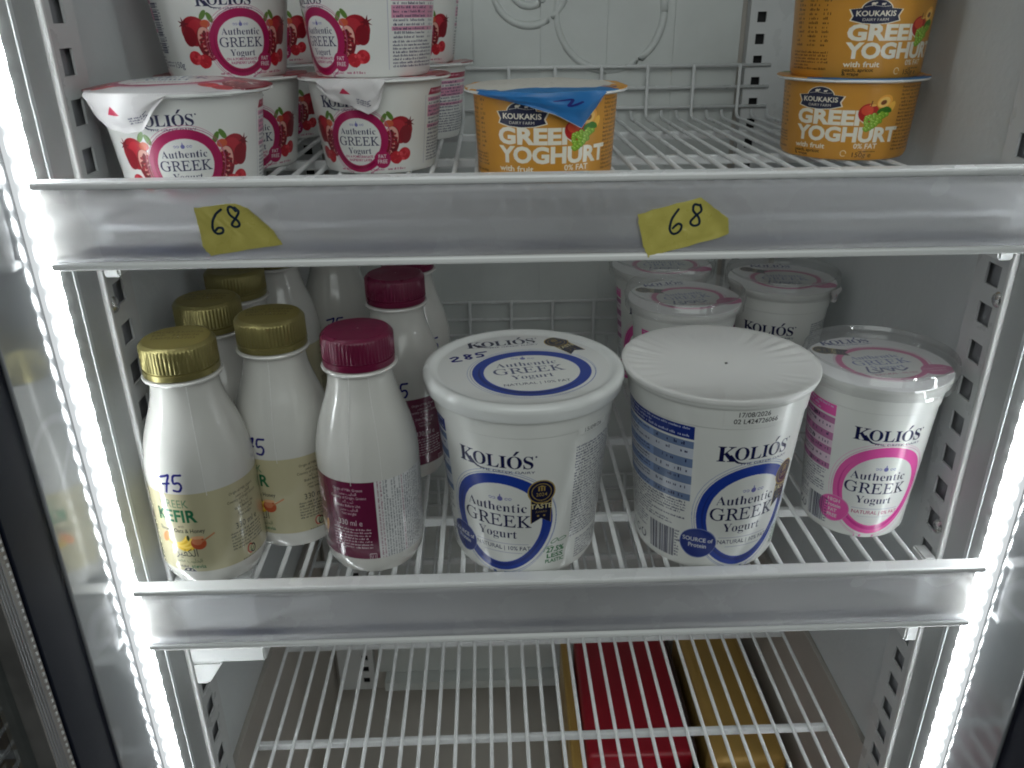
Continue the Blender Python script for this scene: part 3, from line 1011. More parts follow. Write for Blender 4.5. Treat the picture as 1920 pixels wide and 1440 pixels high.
# ------------------------------------------------------------------ the refrigerator cabinet
ZU, ZM, ZB = 0.2337, 0.0, -0.2130      # front rail tops of the upper and middle shelves, wire level of the bottom one
WX, YB, ZF, ZT = 0.2500, 0.405, -0.49, 0.62
fridge = thing("display_fridge", "grey lined upright display fridge cabinet with glowing strip lights", "fridge", (0, 0, 0))
for sx in (-1, 1):
    m = MB().box(min(sx * WX, sx * (WX + .02)), .012, ZB - .012, max(sx * WX, sx * (WX + .02)), YB, ZT)
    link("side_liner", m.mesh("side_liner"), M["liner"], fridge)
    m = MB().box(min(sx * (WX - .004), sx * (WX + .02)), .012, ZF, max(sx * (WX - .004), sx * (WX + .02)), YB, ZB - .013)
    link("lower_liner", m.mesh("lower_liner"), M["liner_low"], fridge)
    # jamb between the strip light and the slotted upright
    m = MB()
    m.face([(sx * .2525, .0035, ZF), (sx * .2470, .0290, ZF), (sx * .2470, .0290, ZT), (sx * .2525, .0035, ZT)])
    m.face([(sx * .2525, .0035, ZF), (sx * .2640, .0035, ZF), (sx * .2640, .0035, ZT), (sx * .2525, .0035, ZT)])
    link("jamb", m.mesh("jamb"), M["jamb"], fridge)
    m = MB().box(min(sx * .2440, sx * .2500), .0292, ZF, max(sx * .2440, sx * .2500), .0325, ZT)
    link("trim_strip", m.mesh("trim_strip", .0008), M["trim"], fridge)
    # slotted upright on the side wall
    m = MB()
    xa, xb = sorted((sx * .2448, sx * .2460))
    y0, y1, ya, yb = .033, .0625, .0385, .0515
    pitch, sl = .0236, .0125
    z = ZF
    m.box(xa, y0, ZF, xb, ya, ZT); m.box(xa, yb, ZF, xb, y1, ZT)
    z = ZF
    while z < ZT - pitch:
        m.box(xa, ya, z, xb, yb, z + pitch - sl)
        z += pitch
    xc = sorted((sx * .2460, sx * .2498))
    m.box(xc[0], y1 - .0012, ZF, xc[1], y1, ZT)
    link("slotted_upright", m.mesh("slotted_upright"), M["upright"], fridge)
    xd = sorted((sx * .2488, sx * .2498))
    link("upright_back", MB().box(xd[0], .0327, ZF, xd[1], .0610, ZT).mesh("upright_back"), M["slot_dark"], fridge)
    # strip light: housing, diffuser
    hx = sorted((sx * .2545, sx * .2594))
    link("strip_light_housing", MB().box(hx[0], -.0015, ZF, hx[1], .0033, ZT).mesh("strip_light_housing", .0006), M["trim"], fridge)
    P = [(sx * .2522, .0032), (sx * .2519, .0010), (sx * .2523, -.0008), (sx * .2560, -.0042), (sx * .2588, -.0064), (sx * .2594, -.0064)]
    m = MB()
    for (ax, ay), (bx, by) in zip(P, P[1:]):
        m.face([(ax, ay, ZF), (bx, by, ZF), (bx, by, ZT), (ax, ay, ZT)], sm=True)
    link("strip_light_diffuser", m.mesh("strip_light_diffuser"), M["led"], fridge)
    # screws
    for zz in ((.1605,) if sx < 0 else (.153, -.001)):
        s_ = lathe("screw", [(0, .0022), (.002, .0021), (.0038, .0012), (.0046, 0)], 20)
        o = link("screw", s_, M["screw"], fridge, (sx * .2447, .0355 if zz > .1 else .038, zz))
        o.rotation_euler = (0, R(-90 * sx), 0)
        c_ = MB().box(-.0022, -.0004, .0018, .0022, .0004, .00235).box(-.0004, -.0022, .0018, .0004, .0022, .00236)
        link("screw_slot", c_.mesh("screw_slot"), M["slot_dark"], o)
    # rear uprights with square holes
    m = MB()
    x0, x1 = sorted((sx * .196, sx * .240))
    hx0, hx1 = sorted((sx * .2025, sx * .2105))
    zl = -.477
    m.box(x0, .392, zl, hx0, .394, ZT); m.box(hx1, .392, zl, x1, .394, ZT)
    z = zl
    while z < ZT - .019:
        m.box(hx0, .392, z, hx1, .394, z + .0095); z += .0181
    m.box(x0, .394, zl, x0 + .001, YB - .001, ZT); m.box(x1 - .001, .394, zl, x1, YB - .001, ZT)
    m.box(x0, .392, zl - .001, x1, YB - .001, zl)
    link("rear_upright", m.mesh("rear_upright"), M["upright"], fridge)
    link("rear_upright_back", MB().box(x0 + .0015, .3975, zl + .001, x1 - .0015, .3985, ZT).mesh("rear_upright_back"), M["hole_dark"], fridge)
link("back_liner", MB().box(-WX - .02, YB, ZF, WX + .02, YB + .02, ZT).mesh("back_liner"), M["liner_low"], fridge)
link("floor_liner", MB().box(-WX - .02, .0, ZF - .02, WX + .02, YB + .02, ZF - .001).mesh("floor_liner"), M["liner_low"], fridge)
link("top_liner", MB().box(-WX - .02, .0, ZT, WX + .02, YB + .02, ZT + .02).mesh("top_liner"), M["liner"], fridge)
# evaporator cover with pressed bands and rings
m = MB()
xs = np.linspace(-.19, .19, 20)
for i in range(19):
    d = (0.0, .0016, .0006)[i % 3]
    m.box(xs[i], .3975 - d, -.455, xs[i + 1], YB - .0005, ZT - .001)
m.box(-.182, .378, -.468, .19, YB - .0006, -.456)
cover = link("evaporator_cover", m.mesh("evaporator_cover"), M["back"], fridge)
for (x, z, r) in ((.0, .325, .033), (.072, .302, .048), (.0, .325, .017)):
    t = np.linspace(0, 2 * PI, 49)
    m = MB().tube([(x + r * math.cos(a), .3975, z + r * math.sin(a)) for a in t], .0034, 8)
    link("pressed_ring", m.mesh("pressed_ring"), M["back"], cover)


# ------------------------------------------------------------------ glass doors, swung open square to the cabinet
def door(sx, label):
    t = thing("glass_door", label, "door", (sx * .2592, -.0046, 0), 0, "open glass doors of the fridge")
    def b(n, x0, y0, x1, y1, mat, z0=ZF, z1=ZT, bev=.001):
        a = sorted((sx * x0, sx * x1))
        return link(n, MB().box(a[0], y1, z0, a[1], y0, z1).mesh(n, bev), mat, t)
    b("frame", 0, 0, .026, -.0430, M["door"])
    b("border", .0008, -.0435, .024, -.0765, M["gasket"])
    sp_ = b("spacer", .002, -.077, .020, -.0905, M["spacer"], bev=0)
    m = MB()
    z = ZF + .004
    while z < ZT:
        xx = sorted((sx * .0012, sx * .0019))
        m.box(xx[0], -.0799, z, xx[1], -.0787, z + .0017); z += .0043
    link("desiccant_hole", m.mesh("desiccant_hole"), M["trim"], sp_)
    m = MB()
    for k in range(4):
        xx = sorted((sx * .0016, sx * .0019)); y = -.0825 - k * .002
        m.box(xx[0], y - .0007, ZF, xx[1], y, ZT)
    link("groove", m.mesh("groove"), M["slot_dark"], sp_)
    b("glass_pane", .010, -.091, .014, -.285, M["glass"])
    t["kind"] = "thing"
    b("end_frame", .0, -.286, .026, -.315, M["gasket"])


door(-1, "left glass door with glossy grey frame mirroring a bottle")
door(1, "right glass door with glossy grey frame beside the right strip light")


# ------------------------------------------------------------------ shelves
def shelf(label, zr, rail, drop=0.0):
    t = thing("wire_shelf", label, "shelf", (0, 0, zr), 0, "white wire shelves")
    z = -.0035 - drop                           # wire centre line; wire tops 1.5 mm above
    hw, D = .2236, .388
    m = MB()
    n = 33
    for i in range(n):
        x = -hw - .005 + 2 * hw * i / (n - 1)
        m.tube([(x, .006, z), (x, D - .008, z), (x, D - .003, z + .0015), (x, D, z + .006)] + ([(x, D + .001, z + .045)] if i % 3 == 0 else []), .0015, 8)
    link("grid_wires", m.mesh("grid_wires"), M["wire"], t)
    for y in (.0757, .1832, .305):
        link("cross_bar", MB().box(-hw - .0065, y - .0022, z - .0075, hw - .0035, y + .0022, z - .0012).mesh("cross_bar", .001), M["wire"], t)
    for dz in (.009, .026, .0445):
        link("back_wire", MB().tube([(-hw - .005, D + .0025, z + dz), (hw - .005, D + .0025, z + dz)], .0016).mesh("back_wire"), M["wire"], t)
    link("front_wire", MB().tube([(-hw - .005, .0075, z - .004), (hw - .005, .0075, z - .004)], .002).mesh("front_wire"), M["wire"], t)
    if rail:
        h = rail
        x0, x1 = -.2503, .2503
        # section of the price rail: gently dished clear face
        sec = []
        for k in range(9):
            u = k / 8
            sec.append((-.0052 + .0016 * math.sin(PI * u), -.0039 - u * (h - .0079)))
        m = MB()
        for off, rev in ((0, False), (.0014, True)):
            for (ya, za), (yb, zb) in zip(sec, sec[1:]):
                m.face([(x0, ya + off, za), (x1, ya + off, za), (x1, yb + off, zb), (x0, yb + off, zb)], sm=True)
        for xx in (x0, x1):
            for (ya, za), (yb, zb) in zip(sec, sec[1:]):
                m.face([(xx, ya, za), (xx, ya + .0014, za), (xx, yb + .0014, zb), (xx, yb, zb)])
        for (ya, za) in (sec[0], sec[-1]):
            m.face([(x0, ya, za), (x1, ya, za), (x1, ya + .0014, za), (x0, ya + .0014, za)])
        me = m.mesh("price_rail")
        bm = bmesh.new(); bm.from_mesh(me); bmesh.ops.remove_doubles(bm, verts=bm.verts, dist=1e-6); bmesh.ops.recalc_face_normals(bm, faces=bm.faces); bm.to_mesh(me); bm.free()
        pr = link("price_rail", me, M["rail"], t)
        link("rail_lip", MB().box(x0 - .001, -.0066, -.0038, x1 + .001, .0035, 0).mesh("rail_lip", .0012), M["lip"], pr)
        link("rail_foot", MB().box(x0, -.0066, -h, x1, .0022, -h + .0038).mesh("rail_foot", .0012), M["clip"], pr)
    return t


shelf("upper wire shelf holding the small yogurt cups behind taped rail", ZU, .0422, .0172)
shelf("middle wire shelf holding bottles and large tubs", ZM, .0444, .0045)
shelf("bare white wire shelf at the bottom with no rail", ZB + .0035, 0)
for (sx, zr, lab) in ((-1, ZM, "white plastic clip under left end of middle shelf"), (1, ZM, "white plastic clip under right end of middle shelf"), (-1, ZU, "white plastic clip under left end of upper shelf"), (1, ZU, "white plastic clip under right end of upper shelf")):
    m = MB()
    low = zr == ZM
    a, b_ = sorted((sx * .2445, sx * (.195 if sx < 0 and low else .2355)))
    m.box(a, .030, zr - (.089 if low else .0565), b_, .046, zr - .0205)
    if sx < 0 and low: m.box(a, .0305, zr - .108, -.224, .0455, zr - .0895)
    me = m.mesh("shelf_clip")
    for v in me.vertices:                       # sloping underside towards the middle of the shelf
        if v.co.z < zr - .10 and abs(v.co.x) < .23 and sx < 0 and low: v.co.x = -.236
    o = link("shelf_clip", me, M["clip"], None)
    o.data.transform(Matrix.Translation((0, 0, 0)))
    bm = bmesh.new(); bm.from_mesh(me); bmesh.ops.bevel(bm, geom=list(bm.edges), offset=.0012, segments=2, affect="EDGES"); bm.to_mesh(me); bm.free()
    tag(o, lab, "shelf clip", "white clips carrying the shelves")


# ------------------------------------------------------------------ yellow tape notes stuck on the upper rail
def note(label, pts, six, eight, colr, seed, curl):
    P = np.array(pts)
    c0 = P.mean(0)
    im = art_note(six, eight, c0[0], c0[1], colr).image("tape_note")
    mat = principled("yellow_tape", (.5, .45, .1), .28, noise=.05, nscale=90, img=im)
    # densify the outline
    Q = []
    for a, b in zip(P, np.roll(P, -1, 0)):
        for k in range(8): Q.append(a + (b - a) * k / 8)
    Q = np.array(Q)
    rng = np.random.RandomState(seed)
    Q += rng.normal(0, .12, Q.shape)
    n = len(Q)
    m = MB()
    rings = 9
    def vert(i, j):
        f = (j + 1) / rings
        q = c0 + (Q[i % n] - c0) * f
        x, z = q
        e = .62 + .34 * math.sin(x * .5 + seed) * math.cos(z * .42) + .2 * math.sin(x * 1.4 + z * 1.1 + seed)
        d = np.dot(q - np.array(curl[:2]), np.array(curl[2:4]))
        if d > 0: e += d * .35
        return (x / 1000, -e / 1000, z / 1000), ((x - c0[0]) / 60 + .5, (z - c0[1]) / 40 + .5)
    ctr = ((c0[0] / 1000, -.0006, c0[1] / 1000), (.5, .5))
    for i in range(n):
        a, b = vert(i, 0), vert(i + 1, 0)
        m.face([ctr[0], a[0], b[0]], [ctr[1], a[1], b[1]], sm=True)
        for j in range(rings - 1):
            q = [vert(i, j), vert(i, j + 1), vert(i + 1, j + 1), vert(i + 1, j)]
            m.face([k[0] for k in q], [k[1] for k in q], sm=True)
    me = m.mesh("tape_note")
    bm = bmesh.new(); bm.from_mesh(me); bmesh.ops.remove_doubles(bm, verts=bm.verts, dist=1e-7); bmesh.ops.recalc_face_normals(bm, faces=bm.faces); bm.to_mesh(me); bm.free()
    o = link("tape_note", me, mat, None, (0, -.0056, 0))
    return tag(o, label, "tape", "yellow tape price notes")


note("yellow tape marked 68 with folded curling corner below pomegranate cups", [(-178.2, 221), (-158.7, 222.9), (-152.2, 220.1), (-143, 210.8), (-139, 202.8), (-173.6, 197.9), (-177.1, 202.7), (-176.9, 208.4)],
     [(-165.6, 220), (-168.6, 217.6), (-170.6, 213.5), (-170.6, 210), (-168.6, 208.6), (-166.2, 209.4), (-166.2, 211.2), (-168.2, 211.4), (-169.8, 210)],
     [(-158.8, 219.2), (-160.8, 221.2), (-162.4, 220.4), (-161.8, 217.6), (-158.6, 214.6), (-158.2, 212.4), (-160.2, 211.6), (-161.6, 213.0), (-159.2, 216.0), (-157.6, 218.8), (-159.2, 220.8)],
     (.73, .69, .37), 3, (-148, 213, .7, .7))
note("brighter yellow tape marked 68 stuck below the peach cups", [(30.5, 214.2), (60.3, 222), (74, 212.1), (75.4, 203.8), (36.9, 193.1), (34.2, 198.8)],
     [(50.2, 216.4), (47.4, 212.0), (46.6, 207.0), (48.4, 204.6), (51.2, 205.6), (52.2, 208.4), (50.4, 209.6), (48.0, 207.4)],
     [(60.0, 218.2), (57.6, 218.6), (57.2, 215.8), (60.0, 212.6), (60.6, 209.4), (58.2, 208.4), (56.4, 210.0), (58.4, 213.0), (61.2, 215.6), (60.4, 218.4)],
     (.77, .73, .38), 8, (64, 217, .8, .6))

# ------------------------------------------------------------------ small yogurt cups
H1 = .0550
ZS = ZU - .0192
ART = {}


def small_cup_mesh(rb, rt, h):
    prof = [(0, .0016), (rb - .006, .0016), (rb - .0042, 0), (rb - .0014, .0005), (rb, .003), (rt - .0004, h - .0036), (rt, h - .0024)]
    return lathe("cup_body", prof, 84, .0012, h - .0024)


def rim_mesh(rt, h, r=.0465):
    return lathe("rim", [(rt - .0012, h - .0028), (r - .0014, h - .0026), (r, h - .0018), (r - .0003, h - .0007), (r - .003, h - .0004)], 84)


def foil_disc(r, z, seed, wr=.0003, planar=.084, edge=.0005, jag=.0, dome=-.0009):
    rs = random.Random(seed)
    ph = [rs.uniform(0, 6.28) for _ in range(10)]
    def disp(q, zz, t):
        f = q / r
        w = sum(math.sin((5 + 3 * k) * t + ph[k]) * (1 / (1 + .35 * k)) for k in range(8)) * .35
        sag = dome * (1 - f * f)
        c = math.sin(160 * q * math.cos(t) + ph[8]) * math.sin(190 * q * math.sin(t) + ph[9])
        return q + (jag * w if f > .99 else 0), zz + sag + wr * w * f ** 3 + wr * .6 * c * (1 - f * .5)
    prof = [(0, z)] + [(r * k / 14, z) for k in range(1, 15)] + [(r + .0003, z - edge)]
    return lathe("foil_lid", prof, 96, planar=planar, disp=disp)


def flap(name, cup_r, z, a0, a1, lens, mat, parent, seed, out=.0016, tri=None):
    """foil tab bent down over the rim between two angles, with its own lengths along the way"""
    rs = random.Random(seed)
    n, k = 28, 10
    m = MB()
    ph = [rs.uniform(0, 6) for _ in range(6)]
    def P(i, j):
        f = i / n
        t = R(a0 + (a1 - a0) * f) - PI / 2
        L = np.interp(f, [q[0] for q in lens], [q[1] for q in lens])
        s = j / k
        q = cup_r + .0012 + out * math.sin(PI * min(1, s * 1.2)) * .8 - (L * s) * .14
        q += .0007 * math.sin(9 * f + 4 * s + ph[0]) * s + .0005 * math.sin(21 * f - 6 * s + ph[1]) * s + .0005 * math.sin(13 * s + ph[2] + 7 * f) * s
        bend = min(1, s * 5)
        zz = z - L * s + .0004 * (1 - bend)
        return (q * math.cos(t), q * math.sin(t), zz), (f, 1 - s)
    for i in range(n):
        for j in range(k):
            q = [P(i, j), P(i, j + 1), P(i + 1, j + 1), P(i + 1, j)]
            m.face([w[0] for w in q], [w[1] for w in q], sm=True)
    me = m.mesh(name)
    bm = bmesh.new(); bm.from_mesh(me); bmesh.ops.remove_doubles(bm, verts=bm.verts, dist=1e-7); bmesh.ops.recalc_face_normals(bm, faces=bm.faces); bm.to_mesh(me); bm.free()
    return link(name, me, mat, parent)


ART["small"] = principled("pomegranate_print", WHITE, .3, img=art_small_cup().image("pomegranate_print"))
ART["small_foil"] = principled("pomegranate_foil", WHITE, .28, img=art_small_foil().image("pomegranate_foil"), metal=.12)
ART["orange"] = principled("orange_print", WHITE, .3, img=art_orange().image("orange_print"))
ART["orange_foil"] = principled("orange_foil", WHITE, .35, img=art_orange_foil(False).image("orange_foil"))
ART["torn_foil"] = principled("torn_foil", WHITE, .55, img=art_orange_foil(True).image("torn_foil"), bump=.6, bscale=400)
fc = Canvas(40, 20, 8, (.80, .79, .79)); fc.poly([(-5, 9), (1, 9.5), (-2.5, 14)], (.70, .12, .28)); fc.micro(4, 12, 8, 4, 1.4, NAVY)
ART["tab_small"] = principled("tab_print", WHITE, .3, img=fc.image("tab_print"), noise=.03)
fc = Canvas(40, 20, 8, (.14, .42, .66)); fc.stroke([(4, 13), (9, 16), (8, 11), (12, 15)], 1.0, INK); fc.rect(-3, 0, 20, .4, (.8, .8, .8))
ART["tab_blue"] = principled("blue_tab_print", WHITE, .32, img=fc.image("blue_tab_print"))
H2 = .0495
MESH = {"small": small_cup_mesh(.0347, .0412, H1), "orange": small_cup_mesh(.0398, .0422, H2), "rim_small": rim_mesh(.0412, H1), "rim_orange": rim_mesh(.0422, H2, .0472)}
MESH["orange"].name = "orange_cup_body"
MESH["small"].materials.append(ART["small"])
MESH["orange"].materials.append(ART["orange"])
MESH["rim_small"].materials.append(M["white"])
MESH["rim_orange"].materials.append(M["white"])


def small_cup(kind, label, x, y, lvl, rot, group, seed=1, torn=False, dome=-.0009):
    h = H1 if kind == "small" else H2
    t = thing("yogurt_cup", label, "yogurt cup", (x, y, ZS + lvl * (h - .0006)), R(rot), group)
    link("cup_body", MESH[kind], None, t)
    link("rim", MESH["rim_" + kind], None, t)
    fl = foil_disc(.0462 if kind == "small" else .0469, h, seed, .00025 if lvl or not torn else .0005, .098, .0006, .0006, dome)
    link("foil_lid", fl, ART["torn_foil"] if torn else ART["small_foil" if kind == "small" else "orange_foil"], t).rotation_euler = (0, 0, R(-rot))
    return t


G1, G2 = "white pomegranate yogurt cups on the upper shelf", "orange peach yogurt cups on the upper shelf"
k1 = small_cup("small", "pomegranate cup standing alone at front left with torn foil tab", -.1995, .066, 0, 13, G1, 11, False, .0045)
flap("foil_flap", .0465, H1 - .0006, -64, -3, [(0, .003), (.12, .012), (.3, .0155), (.5, .018), (.72, .016), (.85, .008), (1, .001)], ART["tab_small"], k1, 4)
k2 = small_cup("small", "pomegranate cup at front centre under a second cup, crumpled foil tab", -.1080, .144, 0, -13, G1, 12)
flap("foil_flap", .0465, H1 - .0006, -24, 26, [(0, .003), (.2, .011), (.5, .014), (.75, .0185), (.9, .015), (1, .002)], ART["tab_small"], k2, 9)
small_cup("small", "upper pomegranate cup of the front centre stack", -.1090, .144, 1, -44, G1, 13)
small_cup("small", "lower cup of left rear stack, half hidden behind the lone front cup", -.2000, .161, 0, 28, G1, 14)
small_cup("small", "upper cup of left rear stack showing barcode beside pomegranate print", -.1985, .152, 1, 31, G1, 15)
small_cup("small", "lower cup squeezed in the dark between the two big cup stacks", -.2020, .300, 0, 4, G1, 16)
small_cup("small", "upper cup squeezed between the two big cup stacks", -.2020, .300, 1, 0, G1, 17)
small_cup("small", "lower cup behind right of centre stack, table side turned out", -.0960, .282, 0, -38, G1, 18)
small_cup("small", "upper cup behind right of centre stack, fruit at its edge", -.0985, .280, 1, 5, G1, 19)
o1 = small_cup("orange", "orange peach cup with peeling white lid and blue foil flap", -.0058, .109, 0, -4, G2, 21, True, .0035)
flap("foil_flap", .0472, H2 - .0006, -48, 42, [(0, .0015), (.15, .003), (.4, .006), (.62, .011), (.82, .0185), (.93, .009), (1, .001)], ART["tab_blue"], o1, 6)
small_cup("orange", "lower orange peach cup of the stack by right wall", .2000, .170, 0, -29, G2, 22)
small_cup("orange", "upper orange peach cup of the stack by right wall", .2000, .169, 1, 6, G2, 23)

# ------------------------------------------------------------------ kefir bottles
HB = .144
BP = [(0, .003), (.018, .0025), (.0235, .0006), (.0265, .0008), (.0292, .0055), (.0304, .0115), (.0306, .014), (.0306, .062), (.0306, .070), (.0301, .076), (.0288, .083), (.0268, .091), (.0240, .099), (.0211, .107), (.0192, .114), (.0184, .120), (.0182, .1245)]
MESH["bottle"] = lathe("bottle_body", BP, 72, 0, HB)
MESH["flange"] = lathe("neck_flange", [(.0180, .1228), (.0212, .1232), (.0217, .1242), (.0212, .1250), (.0170, .1256)], 48)
MESH["sleeve"] = lathe("label_sleeve", [(.0296, .0095), (.03075, .0135), (.03075, .0640)], 72)


def cap_mesh(name):
    r, z0, z1 = .0203, .1258, HB
    seg = 240
    def disp(q, z, t):
        if .1302 < z < .1420 and q > .0195: return q + (.00028 if int(round((t + 20) / (2 * PI) * seg)) % 4 < 2 else -.00012), z
        return q, z
    prof = [(.0185, z0), (r + .0002, z0), (r + .0003, .1292), (r - .0004, .1295), (r - .0004, .1301), (r, .1304), (r - .0001, .1415), (r - .0004, .1424), (r - .0017, .1437), (r - .0026, HB)]
    return lathe(name, prof, seg, disp=disp, sharp=28)


MESH["cap"] = cap_mesh("cap")
MESH["captop"] = lathe("cap_top", [(0, HB + .0001), (.009, HB + .0001), (.0178, HB)], 48, planar=.042)
for k in ("gold", "berry"):
    MESH["cap_" + k] = MESH["cap"].copy(); MESH["cap_" + k].materials.append(M[k])
def captop_mat(k, base, ink, rows):
    return principled(k + "_cap_top", base, .36, metal=.5 if k == "gold" else 0, noise=.04, nscale=60, img=art_caps(base, ink, rows).image(k + "_cap_code"))
TOP = {"gold": captop_mat("gold", (.60, .55, .31), (.30, .26, .12), ("PROD 23/07/26", "EXP   22/09/26", "1A0721A2203")),
       "berry": captop_mat("berry", (.40, .075, .21), (.30, .06, .17), ("PROD 20/07/26", "EXP   19/09/26", "1A0718A2204"))}
ART["kefir"] = principled("kefir_label", WHITE, .22, img=art_kefir().image("kefir_label"), coat=.6)
ART["berry"] = principled("berry_label", WHITE, .22, img=art_berry().image("berry_label"), coat=.6)
MESH["sl_gold"] = MESH["sleeve"].copy(); MESH["sl_gold"].materials.append(ART["kefir"])
MESH["sl_berry"] = MESH["sleeve"].copy(); MESH["sl_berry"].materials.append(ART["berry"])
MESH["flange"].materials.append(M["bottle"])
BODY = {}
for nm, mk in (("plain", None), ("m0", (0, 69.5)), ("m1", (5, 71)), ("m2", (-33, 70))):
    c = art_bottle_white(mk)
    BODY[nm] = MESH["bottle"].copy()
    BODY[nm].materials.append(principled("bottle_" + nm, WHITE, .16, img=c.image("bottle_" + nm), coat=.5))


def seam_mesh(ang):
    m = MB()
    P = [p for p in BP if .03 < p[1]]
    Q = []
    for (ra, za), (rb, zb) in zip(P, P[1:]):
        L = math.hypot(rb - ra, zb - za)
        for k in range(max(1, int(L / .0011))): Q.append((ra + (rb - ra) * k * .0011 / L, za + (zb - za) * k * .0011 / L))
    for (ra, za), (rb, zb) in zip(Q, Q[1:]):
        m.tube([((ra + .00012) * math.cos(ang), (ra + .00012) * math.sin(ang), za), ((ra + (rb - ra) * .6 + .00012) * math.cos(ang), (ra + (rb - ra) * .6 + .00012) * math.sin(ang), za + (zb - za) * .6)], .00022, 5)
    return m.mesh("sleeve_seam")


SEAM = [seam_mesh(R(a)) for a in (0, 1)][:1]


def bottle(kind, label, x, y, rot, body="plain", seams=(), zz=0.0):
    t = thing("kefir_bottle", label, "bottle", (x, y, ZM - .0065 + zz), R(rot), "white kefir bottles with gold caps" if kind == "gold" else "white kefir bottles with berry red caps", (1, 1, 1.031))
    link("bottle_body", BODY[body], None, t)
    link("neck_flange", MESH["flange"], None, t)
    cp = link("cap", MESH["cap_" + kind], None, t)
    tp = link("cap_top", MESH["captop"].copy(), TOP[kind], cp)
    tp.rotation_euler = (0, 0, R(-rot))
    link("label_sleeve", MESH["sl_" + kind], None, t)
    for s_ in seams: link("sleeve_seam", SEAM[0], M["trim"], t, rz=R(-90 + s_ - rot))
    return t


bottle("gold", "gold capped bottle nearest the left strip light, fruit label in full view", -.2138, .0330, -13, "m0", (22,))
bottle("gold", "gold capped bottle second in the front, standing between front gold and berry bottles", -.1718, .0690, -32, "m1", (2,))
bottle("gold", "gold capped bottle behind the front gold bottle, near the left wall", -.2185, .1010, -5, "m0")
bottle("gold", "deepest gold capped bottle against the left wall", -.2195, .1660, 10)
bottle("gold", "capless looking bottle shoulder rising between gold caps in left rear", -.2120, .2450, 20)
bottle("gold", "rear bottle marked 75 in blue ink, its cap hidden by upper rail", -.1725, .2850, 3, "m0")
bottle("berry", "berry capped bottle in front with purple label and white text panel", -.1162, .0405, 10, "plain", (-12, 22))
bottle("berry", "berry capped bottle behind front berry bottle, purple label at its right", -.1055, .1470, 62, "m2")
bottle("berry", "hindmost berry bottle, only its right shoulder showing beside the second", -.1040, .2250, 95, "m2")

# ------------------------------------------------------------------ large tubs
HT = .1215


def tub_mesh(name, h, rb, rt, rm, w0):
    prof = [(0, .002), (rb - .006, .002), (rb - .0045, 0), (rb - .0018, .0004), (rb, .004), (rb + (rt - rb) * .78, h * .84), (rb + (rt - rb) * .78 + .0008, h * .845), (rt, h - .006), (rm - .001, h - .0058), (rm, h - .0045), (rm, h - .0015), (rm - .001, h - .0004), (rm - .004, h)]
    return lathe(name, prof, 96, .003, h * .845)


blue_c = art_tub(BLUE, (.12, .20, .50), "10% FAT", (("SOURCE of", 2.7), ("Protein", 2.7)), 314, 96, True, (.53, .62, .79), 1.0, 6.4)
im = blue_c.image("blue_tub_print")
ART["blue"] = principled("blue_tub_print", WHITE, .26, img=im)
pink_c = art_tub(PINK, (.78, .22, .55), "0% FAT", (("HIGH", 2.6), ("Protein", 2.6), ("FAT", 2.6), ("FREE", 2.6)), 240, 92, False, (.84, .52, .72), .95, 6.8)
ART["pink"] = principled("pink_tub_print", WHITE, .26, img=pink_c.image("pink_tub_print"))
G3 = "large white tubs on the middle shelf"
t = thing("yogurt_tub", "large tub with snap lid priced 285 and blue oval print", "yogurt tub", (-.0218, .0495, ZM - .0065), R(-20), G3)
tm = tub_mesh("tub_body", HT - .004, .0445, .0548, .0562, 0)
link("tub_body", tm, ART["blue"], t)
link("lid", lathe("lid", [(.0555, HT - .0108), (.0578, HT - .0108), (.0583, HT - .0098), (.0586, HT - .0070), (.0593, HT - .0050), (.0593, HT - .0030), (.0585, HT - .0012), (.0565, HT - .0002), (.0545, HT - .0004), (.0530, HT - .0016), (.0515, HT - .0022), (.0505, HT - .0024)], 96), M["lidwhite"], t)
ART["lid"] = principled("blue_lid_print", WHITE, .24, img=art_blue_lid().image("blue_lid_print"))
link("lid_print", lathe("lid_print", [(0, HT - .0024)] + [(.0506 * k / 6, HT - .0024) for k in range(1, 7)], 72, planar=.110), ART["lid"], t).rotation_euler = (0, 0, R(20))
dc = Canvas(60, 6, 8, (.86, .87, .85)); dc.text("15/09/26", 0, 1, 3.6, (.25, .25, .27))
t2 = thing("yogurt_tub", "large lidless tub sealed with pleated white foil, stamped 17/08/2026", "yogurt tub", (.0945, .0490, ZM - .0065), R(15), G3)
link("tub_body", tub_mesh("tub_body", HT - .001, .0435, .0540, .0562, 0), ART["blue"], t2)
rsp = random.Random(4)
PH = [rsp.uniform(0, 6.28) for _ in range(12)]


def pleat(q, z, t):
    f = q / .0572
    tw = t + .35 * math.sin(2 * t + PH[0]) * .3
    w = (abs(math.sin(11 * tw + 1.6 * math.sin(2 * t + PH[6]) + PH[1] + .5 * f)) ** .7 - .6) * .8 + (abs(math.sin(19 * tw + 1.3 * math.sin(3 * t + PH[7]) + PH[2])) - .6) * .5 + .3 * math.sin(34 * t + PH[3])
    w *= .5 + .3 * math.sin(3 * t + PH[4]) + .25 * math.sin(7 * t + PH[5])
    ridge = max(0, min(1, (f - .56) / .3))
    edge = 1 - .75 * max(0, (f - .93) / .07)
    low = .0007 * math.sin(60 * q * math.cos(t) + PH[8]) * math.sin(75 * q * math.sin(t) + PH[9])
    return q + (.0002 * w if f > .985 else 0), z - .0032 * max(0, 1 - f ** 3) + .0010 * w * ridge * edge + low * (1 - ridge)


